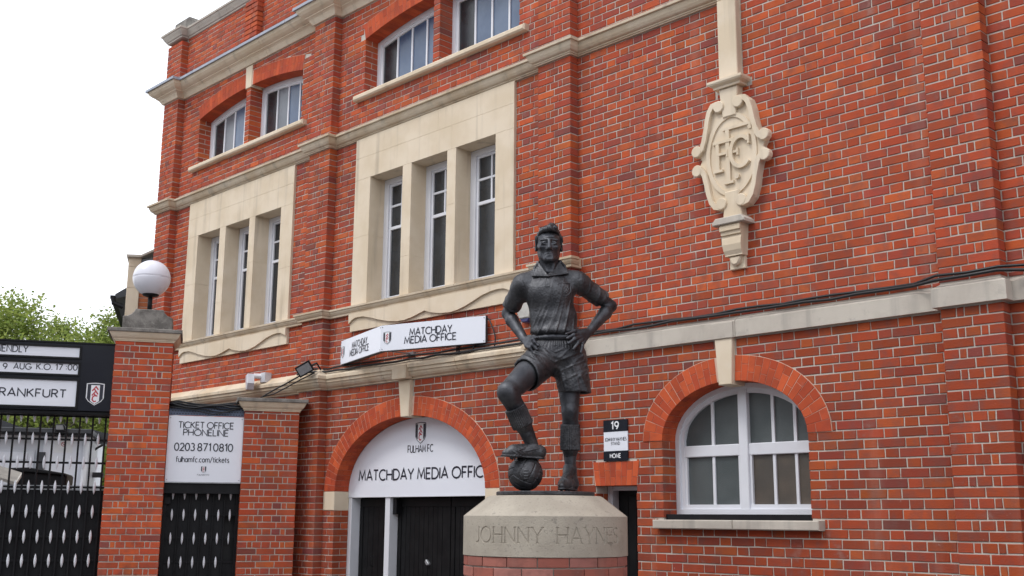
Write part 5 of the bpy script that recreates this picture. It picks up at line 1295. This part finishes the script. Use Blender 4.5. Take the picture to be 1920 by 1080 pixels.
def hair_sdf(p):
    q = ((p-HC.astype('f'))/HS).astype('f')
    d = ell(q, (0, .028, .038), (.0815, .100, .082))
    front = plane(q, (0, -.050, .074), (0, -.80, -.60)); side = plane(q, (0, -.010, -.012), (0, -.35, -.94))
    tm = plane(np.abs(q)*[1, 0, 0]+q*[0, 1, 1], (.058, -.045, .055), (.35, -.85, -.40)).astype('f')       # temples
    d = smax(d, front, .008); d = smax(d, tm, .008)
    sb = rc((np.abs(q)*[1, 0, 0]+q*[0, 1, 1]).astype('f'), (.0765, -.014, .045), (.0775, -.004, -.004), .010, .007)      # sideburns
    d = smin(smax(d, side, .01), sb, .008)
    d = smin(d, ell(q, (0, .05, -.01), (.072, .074, .075)), .01)
    for a, b, ra, rb in (((-.060, -.040, .066), (-.032, -.072, .080), .009, .011), ((-.032, -.072, .080), (.006, -.084, .088), .012, .017), ((.006, -.084, .088), (.034, -.076, .086), .017, .016), ((.034, -.076, .086), (.058, -.044, .072), .014, .010),
                         ((-.045, -.040, .088), (.018, -.062, .103), .013, .018), ((.018, -.062, .103), (.042, -.045, .096), .017, .015), ((-.02, -.01, .098), (.040, -.012, .094), .018, .016)):
        d = smin(d, rc(q, a, b, ra, rb), .018)
    w = q[:, 0]*1.0-q[:, 1]*.45+.30*q[:, 2]+.010*np.sin(q[:, 1]*45+q[:, 0]*25)
    d = d+.0017*np.sin(w*330)+.0011*np.sin(w*150+q[:, 2]*60)
    return d*HS*.85
# ---- arms and hands
def unit(v): return v/np.linalg.norm(v)
def hand(wr, palm, across, tips, thumb):
    """wr wrist, palm centre, across: index-side direction, tips: four fingertip points (index..little), thumb tip"""
    pr = []; kn = []
    ax = unit(across)
    for i in range(4):
        k = palm+ax*(.033-.022*i); kn.append(k)
    for i, (k, t) in enumerate(zip(kn, tips)):
        L = np.linalg.norm(t-k); r = (.0142, .0146, .0142, .0128)[i]
        mid = k+(t-k)*.5+np.array([0, -.016, .008]); pr += [(k, mid, r*1.12, r), (mid, t, r, r*.82)]
        pr.append((wr, k, .026, .015))
    b = wr+(palm-wr)*.35+ax*.028; mid = b+(thumb-b)*.55+ax*.010; pr += [(b, mid, .018, .0135), (mid, thumb, .0135, .0105)]
    return pr
hL = [S(1003, 642, -.15), S(1010, 648, -.155), S(1007, 655, -.15), S(999, 660, -.135)]
HL = hand(WRL, S(992, 643, -.08), np.array([.55, -.25, .75]), hL, S(1008, 633, -.14))
hR = [S(1064, 634, -.155), S(1066, 644, -.16), S(1075, 655, -.15), S(1089, 661, -.13)]
HR = hand(WRR, S(1091, 634, -.085), np.array([-.45, -.25, .85]), hR, S(1062, 626, -.15))
def body_sdf(p):
    d = head_sdf(p)
    d = smin(d, rc(p, hp(0, .030, -.06), NB+[0, .01, -.03], .073, .088), .03)
    d = smin(d, rc(p, hp(.040, -.000, -.080), NB+[.018, -.080, -.005], .012, .010), .035); d = smin(d, rc(p, hp(-.040, -.000, -.080), NB+[-.018, -.080, -.005], .012, .010), .035)
    t = ell(p, S(1033, 565, .06), (.16, .10, .22)); d = smin(d, t, .03)
    d = smin(d, ell(p, S(1043, 660, .05), (.16, .11, .15)), .05); d = smin(d, ell(p, S(1043.5, 636, .045), (.188, .134, .055)), .02)
    for s, e, w, h in ((SHL, ELL, WRL, HL), (SHR, ELR, WRR, HR)):
        a = rc(p, s, e, .060, .047); u = e+(w-e)*.28
        a = smin(a, rc(p, e, u, .045, .051), .02); a = smin(a, rc(p, u, w, .051, .034), .02)
        a = smin(a, rc(p, s+(e-s)*.45+[0, -.012, 0], s+(e-s)*.75, .050, .045), .02)
        for q in h: a = smin(a, rc(p, *q), .011)
        d = smin(d, a, .015)
    # legs
    d = smin(d, rc(p, HIL, KNL, .125, .078), .03); d = smin(d, rc(p, KNL+[.0, -.018, .01], KNL+(ANL-KNL)*.10+[0, -.01, 0], .060, .062), .03)
    d = smin(d, rc(p, KNL, KNL+(ANL-KNL)*.35+[.014, .03, 0], .074, .070), .02); d = smin(d, rc(p, KNL+(ANL-KNL)*.35+[.012, .02, 0], ANL, .068, .042), .02)
    d = smin(d, rc(p, HIR, KNR, .112, .066), .03); d = smin(d, rc(p, KNR+[0, -.028, .015], KNR+[0, -.025, -.035], .040, .036), .022)
    d = smin(d, rc(p, KNR, KNR+(ANR-KNR)*.35+[.006, .03, 0], .060, .066), .02); d = smin(d, rc(p, KNR+(ANR-KNR)*.35+[.004, .022, 0], ANR, .066, .040), .02)
    return d+.0015*noise3(p, 40, 3)
# ---- shirt
HEML = SHL+(ELL-SHL)*.80; HEMR = SHR+(ELR-SHR)*.74
def shirt_base(p):
    d = ell(p, S(1031, 556, .06), (.186, .128, .20))
    d = smin(d, ell(p, S(1038, 598, .05), (.188, .132, .17)), .05)
    d = smin(d, ell(p, S(1043, 624, .045), (.198, .146, .060)), .05)
    d = smin(d, rc(p, NB+[-.07, .03, -.03], SHL+[.01, 0, -.005], .085, .078), .05); d = smin(d, rc(p, NB+[.07, .03, -.03], SHR+[-.01, 0, -.005], .085, .078), .05)
    d = smin(d, ell(p, S(1031, 548, -.015), (.165, .075, .115)), .07)
    d = smax(d, -plane(p, S(1043, 638, .04), (0, 0, 1)), .03)
    for s, e, h in ((SHL, ELL, HEML), (SHR, ELR, HEMR)):
        a = rc(p, s+np.array([0, 0, -.008]), e, .076, .073); a = smax(a, plane(p, h, e-s+np.array([0, 0, -.05])), .006); d = smin(d, a, .055)
    return d
fold_px = []
folds = [(march(shirt_base, a, b)+[0, .006, 0], march(shirt_base, c, e)+[0, .008, 0], r) for a, b, c, e, r in fold_px]
def shirt_sdf(p):
    d = shirt_base(p)
    for a, b, r in folds: d = smin(d, rc(p, a, b, r, r*.45), .016)
    th = np.arctan2(p[:, 0]-S(1043, 600)[0], -(p[:, 1]-.05)); zz = p[:, 2]-S(1043, 633)[2]
    x = p[:, 0]-S(1043, 600)[0]; wv_ = noise3(p, 5.5, 21)
    def ridge(ph, sharp): return np.exp(-(np.sin(ph)/sharp)**2)
    core = np.clip(1.15-np.abs(x)/.19, 0, 1)**.4
    up_ = np.clip(zz/.40, 0, 1)
    tl = .30*np.clip(1-(x+.05)/.25, 0, 1)+.05
    d = d-(.0105*ridge((x-tl*zz+.022*wv_)*46, .36)*np.clip(zz/.03, 0, 1)*np.clip(1.1-zz/.26, 0, 1)
           +.0062*ridge((x-tl*zz+.035*wv_)*25+1.1, .26)*np.clip((zz-.04)/.08, 0, 1)*np.clip(1.2-zz/.50, 0, 1))*core
    for s_, e_ in ((SHL, ELL), (SHR, ELR)):                  # drag folds on the sleeves
        al = ((p-s_.astype('f'))@unit(e_-s_).astype('f')); near = np.exp(-(rc(p, s_, e_, .072, .067)/.03)**2)*np.clip(al/.06, 0, 1)
        d = d-.0050*ridge(al*34+p[:, 2]*14+p[:, 1]*10+1.3*wv_, .35)*near
    d = d+.0022*noise3(p, 26, 5)
    # open neck
    d = smax(d, -rc(p, S(1028, 509, -.10), S(1030, 500, .05), .040, .078), .008)
    # sleeve seam
    for s, e, k in ((SHL, ELL, .10), (SHR, ELR, .12)):
        pl_ = np.abs(plane(p, s+(e-s)*.02, (e-s)*[1, 0, .25])); d = np.where(np.linalg.norm(p-s.astype('f'), axis=1) < .13, d+.003*np.exp(-(pl_/.005)**2), d)
    for s, e, h in ((SHL, ELL, HEML), (SHR, ELR, HEMR)):
        pl_ = np.abs(plane(p, h-(e-s)*.09, e-s)); d = np.where(np.linalg.norm(p-h.astype('f'), axis=1) < .12, d+.002*np.exp(-(pl_/.004)**2), d)
    return d*.85
def tri(p, a, b, c):
    a, b, c = (np.asarray(v, 'f') for v in (a, b, c)); ba, cb, ac = b-a, c-b, a-c; nn = np.cross(ba, ac)
    pa, pb, pc_ = p-a, p-b, p-c
    o = (np.sign(pa@np.cross(ba, nn))+np.sign(pb@np.cross(cb, nn))+np.sign(pc_@np.cross(ac, nn))) < 2
    def e(v, u): t = np.clip((u@v)/(v@v), 0, 1); q = t[:, None]*v-u; return (q*q).sum(1)
    return np.sqrt(np.where(o, np.minimum(np.minimum(e(ba, pa), e(cb, pb)), e(ac, pc_)), (pa@nn)**2/(nn@nn)))
bkL, bkR, bkC = S(1009, 493, .03), S(1051, 491, .03), S(1030, 486, .125)
def on_shirt(x, y, up): return march(shirt_base, x, y)+np.array([0, -up, up*.4])
VV = on_shirt(1027, 519, .010)
def collar_parts(p):
    d = None
    for bk, tip, sh in ((bkL, on_shirt(999, 519, .012), S(1002, 503, .0)), (bkR, on_shirt(1064, 514, .012), S(1059, 499, .0))):
        x = np.minimum(tri(p, bk, VV+[0, .002, 0], tip), tri(p, bk, tip, sh))-.0075
        x = smin(x, rc(p, bk, sh, .009, .009), .006); x = smin(x, rc(p, tip, VV, .0085, .0075), .004); x = smin(x, rc(p, bk, VV, .010, .006), .004)
        d = x if d is None else smin(d, x, .006)
        d = smin(d, rc(p, bk, bkC, .012, .013), .008); d = smin(d, np.minimum(tri(p, bk, sh, sh+[0, .10, .03]), tri(p, bk, bkC, sh+[0, .10, .03]))-.008, .008)
    return d
plk = [march(shirt_base, x, y)+[0, .002, 0] for x, y in ((1024, 522), (1022, 537), (1030, 537), (1031, 522))]
bpx = [(1046, 532), (1058, 530), (1070, 531), (1070, 547), (1066, 552), (1059, 556), (1052, 553), (1047, 548)]
bpt = [march(shirt_base, x, y)+[0, .002, 0] for x, y in bpx]
bin_ = [march(shirt_base, x, y)+[0, .003, 0] for x, y in ((1051, 536), (1054, 540), (1052, 545), (1057, 534), (1060, 538), (1056, 543), (1058, 549), (1062, 544), (1065, 536), (1066, 541), (1062, 550), (1054, 548))]
def trim_sdf(p):
    d = collar_parts(p)
    for a, b in zip(plk[:-1], plk[1:]): d = smin(d, rc(p, a, b, .0055, .0055), .003)
    for a, b in zip(bpt, bpt[1:]+bpt[:1]): d = np.minimum(d, rc(p, a, b, .0055, .0055))
    for a, b in zip(bin_[:-1], bin_[1:]): d = np.minimum(d, rc(p, a, b, .0052, .0042))
    return d
# ---- shorts
HEMT = HIL+(KNL-HIL)*.50; hz = S(1080, 736, .0)[2]
def shorts_base(p):
    d = ell(p, S(1044, 652, .045), (.197, .142, .085))
    d = smin(d, ell(p, S(1044, 672, .05), (.200, .150, .11)), .05)
    a = rc(p, HIL+[.005, 0, 0], KNL, .140, .112); a = smax(a, plane(p, HEMT, (KNL-HIL)+np.array([-.02, .05, .16])), .006); d = smin(d, a, .05)
    b = rc(p, HIR+[.005, 0, 0], S(1080, 745, .04), .138, .124); b = smax(b, -plane(p, (0, 0, hz), (0, 0, 1)), .006); d = smin(d, b, .05)
    return smax(d, plane(p, S(1043, 634, .04), (0, 0, 1)), .008)
sf_px = [(1002, 668, 1048, 690, .014), (990, 682, 1040, 704, .013), (1005, 660, 1060, 672, .012), (1092, 668, 1052, 690, .014), (1098, 685, 1056, 712, .013), (1100, 700, 1062, 726, .011), (978, 680, 1010, 705, .010), (1075, 690, 1085, 730, .012), (1052, 695, 1060, 730, .012), (1088, 705, 1100, 732, .010)]
sfolds = [(march(shorts_base, a, b)+[0, .005, 0], march(shorts_base, c, e)+[0, .008, 0], r) for a, b, c, e, r in sf_px]
def shorts_sdf(p):
    d = shorts_base(p)
    for a, b, r in sfolds: d = smin(d, rc(p, a, b, r, r*.5), .018)
    zt = S(1043, 634, .04)[2]; zz = zt-p[:, 2]; th = np.arctan2(p[:, 0]-S(1044, 650)[0], -(p[:, 1]-.05))
    d = d+.005*np.sin(th*52+1.5*np.sin(th*7))*np.clip((zz-.025)/.02, 0, 1)*np.clip(1-(zz-.03)/.09, 0, 1)
    wv_ = noise3(p, 6, 31); xx = p[:, 0]-S(1040, 700)[0]; rg = lambda ph, sh: np.exp(-(np.sin(ph)/sh)**2)
    dn_ = np.clip((zz-.08)/.06, 0, 1)*np.clip(1.15-zz/.42, 0, 1)
    d = d-(.0075*rg((p[:, 2]*1.0+np.abs(xx)*-.55+.03*wv_)*36, .33)+.0060*rg((p[:, 2]*.9-np.abs(xx)*1.1+.045*wv_)*21+.8, .28))*dn_
    d = d+.004*np.exp(-((zz-.030)/.006)**2)+.0025*noise3(p, 24, 8)
    # hollow hems
    d = smax(d, -rc(p, HEMT-(KNL-HIL)*.05, KNL, .112, .100), .006); d = smax(d, -rc(p, (S(1080, 728, .04)), S(1080, 760, .04), .108, .112), .006)
    return d*.85
# ---- socks and boots
def sock_sdf(kn, an, t0, t1, bulge, rt, ra):
    L = an-kn; a0 = kn+L*t0; a1 = kn+L*t1; ax = unit(L); e1 = unit(np.cross(ax, [0, 1, .1])); e2 = np.cross(ax, e1)
    def f(p):
        c = kn+L*.38+bulge
        d = smin(rc(p, a1-L*.03, c, rt*.93, rt*1.0), rc(p, c, an+L*.02, rt*.99, ra), .02)
        d = smax(d, -plane(p, a1-L*.06, L), .003)
        fo = rc(p, a0, a1, rt*1.10, rt*1.14); fo = smax(fo, -plane(p, a0, L), .005); fo = smax(fo, plane(p, a1, L), .005)
        q = p-a0.astype('f'); th = np.arctan2(q@e1.astype('f'), q@e2.astype('f')); fo = fo+.0035*np.sin(th*34)
        d = d+.0010*np.sin(th*48); d = smin(d, fo, .004)
        return (d+.0015*noise3(p, 30, 4))*.85
    return f
sockL = sock_sdf(KNL, ANL, .27, .60, np.array([.010, .025, 0]), .070, .043)
sockR = sock_sdf(KNR, ANR, .23, .68, np.array([.004, .025, 0]), .067, .039)
def boot(an, heel, ball, toe, up, side):
    """boot from ankle, heel base, ball of foot, toe (sole line points)"""
    fw = unit(toe-heel); up = unit(up-fw*(up@fw)); sd_ = np.cross(fw, up)
    def f(p):
        d = rc(p, heel+up*.050, an-up*.0, .050, .046)
        d = smin(d, rc(p, heel+up*.045, ball+up*.040, .048, .046), .03); d = smin(d, rc(p, an+fw*.022-up*.012, ball+up*.050, .042, .036), .04)
        d = smin(d, rc(p, ball+up*.034, toe+up*.022, .046, .024), .025)
        d = smin(d, rc(p, ball+up*.030+sd_*.018, toe-fw*.02+up*.022, .036, .024), .02)
        d = smax(d, -plane(p, heel+up*.004, up), .004)
        d = smax(d, plane(p, an+up*.026, up*.97-fw*.22), .004)
        sl = rc(p, heel+up*.004, ball+up*.004, .047, .050); sl = smin(sl, rc(p, ball+up*.004, toe+up*.006, .050, .034), .02)
        sl = np.maximum(sl, np.abs(plane(p, heel+up*.002, up))-.006); d = smin(d, sl, .004)
        d = smin(d, rc(p, an+up*.012-fw*.044, an+up*.030-fw*.060, .008, .003), .008)
        for sgn in (-1, 1):                                   # side stripes
            for k in range(3): c = ball-fw*(.045-.022*k)+up*.03; d = smin(d, rc(p, c+sd_*sgn*.040+up*.02-fw*.01, c+sd_*sgn*.050-up*.018+fw*.006, .0050, .0050), .003)
        for c in (ball+sd_*.028, ball-sd_*.028, toe-fw*.05+sd_*.018, toe-fw*.05-sd_*.018, heel+fw*.012+sd_*.022, heel+fw*.012-sd_*.022): d = smin(d, rc(p, c, c-up*.014, .010, .0075), .003)
        return d*.85
    return f
BC = S(985, 889, -.15); BR = .131; BC[2] = BR
hlL = S(1010, 857, -.185); blL = S(963, 858, -.245); toL = S(947, 858, -.265)
hlL[2] = BC[2]+BR-.022; blL[2] = BC[2]+BR-.018; toL[2] = BC[2]+BR-.010
bootL0 = boot(ANL+np.array([.004, .0, .0]), hlL, blL, toL, np.array([0, 0, 1.]), 1)
hlR = S(1072, 905, .10); blR = S(1060, 912, -.10); toR = S(1054, 912, -.20)
for q_ in (hlR, blR, toR): q_[2] = .016
bootR0 = boot(ANR, hlR, blR, toR, np.array([0, 0, 1.]), 1)
def laced(base, px):
    cs = [(march(base, a, b)+[0, .001, 0], march(base, c, d_)+[0, .001, 0]) for a, b, c, d_ in px]
    def f(p):
        d = base(p)
        for a, b in cs: d = smin(d, rc(p, a, b, .0052, .0046), .0025)
        return d
    return f
bootL = laced(bootL0, [(978, 838, 988, 846), (973, 841, 984, 849), (969, 844, 979, 852), (964, 847, 974, 855), (988, 836, 976, 842), (983, 840, 971, 845), (1000, 843, 985, 846), (1000, 843, 1012, 840)])
bootR = laced(bootR0, [(1059, 887, 1075, 890), (1060, 890, 1075, 887), (1057, 893, 1074, 896), (1058, 896, 1074, 893), (1055, 899, 1073, 902), (1056, 902, 1072, 899), (1066, 888, 1060, 896), (1066, 888, 1074, 897)])
def ball_sdf(p):
    q = (p-BC.astype('f')); r = np.linalg.norm(q, axis=1); a = .45; ca_, sa_ = math.cos(a), math.sin(a)
    u = np.stack([ca_*q[:, 0]-sa_*q[:, 2], q[:, 1]*.96-.28*(sa_*q[:, 0]+ca_*q[:, 2]), sa_*q[:, 0]+ca_*q[:, 2]+.28*q[:, 1]], 1)/(r[:, None]+1e-6); A = np.abs(u); dom = A.argmax(1)
    N = np.arange(len(u)); i1 = (dom+1) % 3; i2 = (dom+2) % 3; m_ = A[N, dom]+1e-6; x = u[N, i1]/m_; y = u[N, i2]/m_
    g = np.minimum(np.minimum(1-np.abs(x), 1-np.abs(y)), np.minimum(np.abs(y-.34), np.abs(y+.34)))*BR*.8
    d = r-BR+.0055*np.exp(-(g/.0045)**2)
    for k in range(4):                                        # lacing
        c = BC+np.array([.035, -1, -.35+.16*k])/np.linalg.norm([.035, -1, -.35+.16*k])*BR; d = smin(d, rc(p, c-[.012, 0, 0], c+[.012, 0, 0], .004, .004), .003)
    return d*.9
st = thing('statue', 'dark bronze statue of a footballer, hands on hips, one boot resting on a ball', 'statue', tuple(LO))
def part(name, fn, lo, hi, vox, mat='bronze', parent=st, **kw):
    V_, F_ = sn(fn, lo, hi, vox, margin=kw.pop('margin', .03)); return mesh_np(name, V_, F_, mat, parent, **kw)
VX = .0045
zt_h = HC[2]+.24
body = part('body', body_sdf, (-.52, -.50, .16), (.62, .42, zt_h), VX, 'bronze_smooth')
part('hair', hair_sdf, HC-[.15, .17, .14], HC+[.15, .2, .23], .0035)
part('shirt', shirt_sdf, (SHL[0]-.25, -.25, S(1043, 645)[2]-.03), (SHR[0]+.32, .35, NB[2]+.14), VX)
part('collar_and_badge', trim_sdf, (NB[0]-.18, -.25, S(1043, 570)[2]), (NB[0]+.22, .2, NB[2]+.12), .003)
part('shorts', shorts_sdf, (KNL[0]-.1, -.42, hz-.06), (.36, .3, S(1043, 628)[2]+.06), VX)
for nm, f_, an, kn in (('sock', sockL, ANL, KNL), ('sock', sockR, ANR, KNR)):
    lo_ = np.minimum(an, kn)-.12; hi_ = np.maximum(an, kn)+.12; part(nm, f_, lo_, hi_, .0042)
for f_, h, t in ((bootL, hlL, toL), (bootR, hlR, toR)):
    lo_ = np.minimum(h, t)-[.09, .09, .03]; hi_ = np.maximum(h, t)+[.09, .09, .20]; part('boot', f_, lo_, hi_, .0035)
part('ball', ball_sdf, BC-BR-.02, BC+BR+.02, .0032)
m = MB(); m.lathe((PX, D0, ZP), [(.01, -.010), (.368, -.010), (.372, -.004), (.372, .012), (.364, .019), (.01, .019)], 72); m.build('base_plate', 'bronze', st)
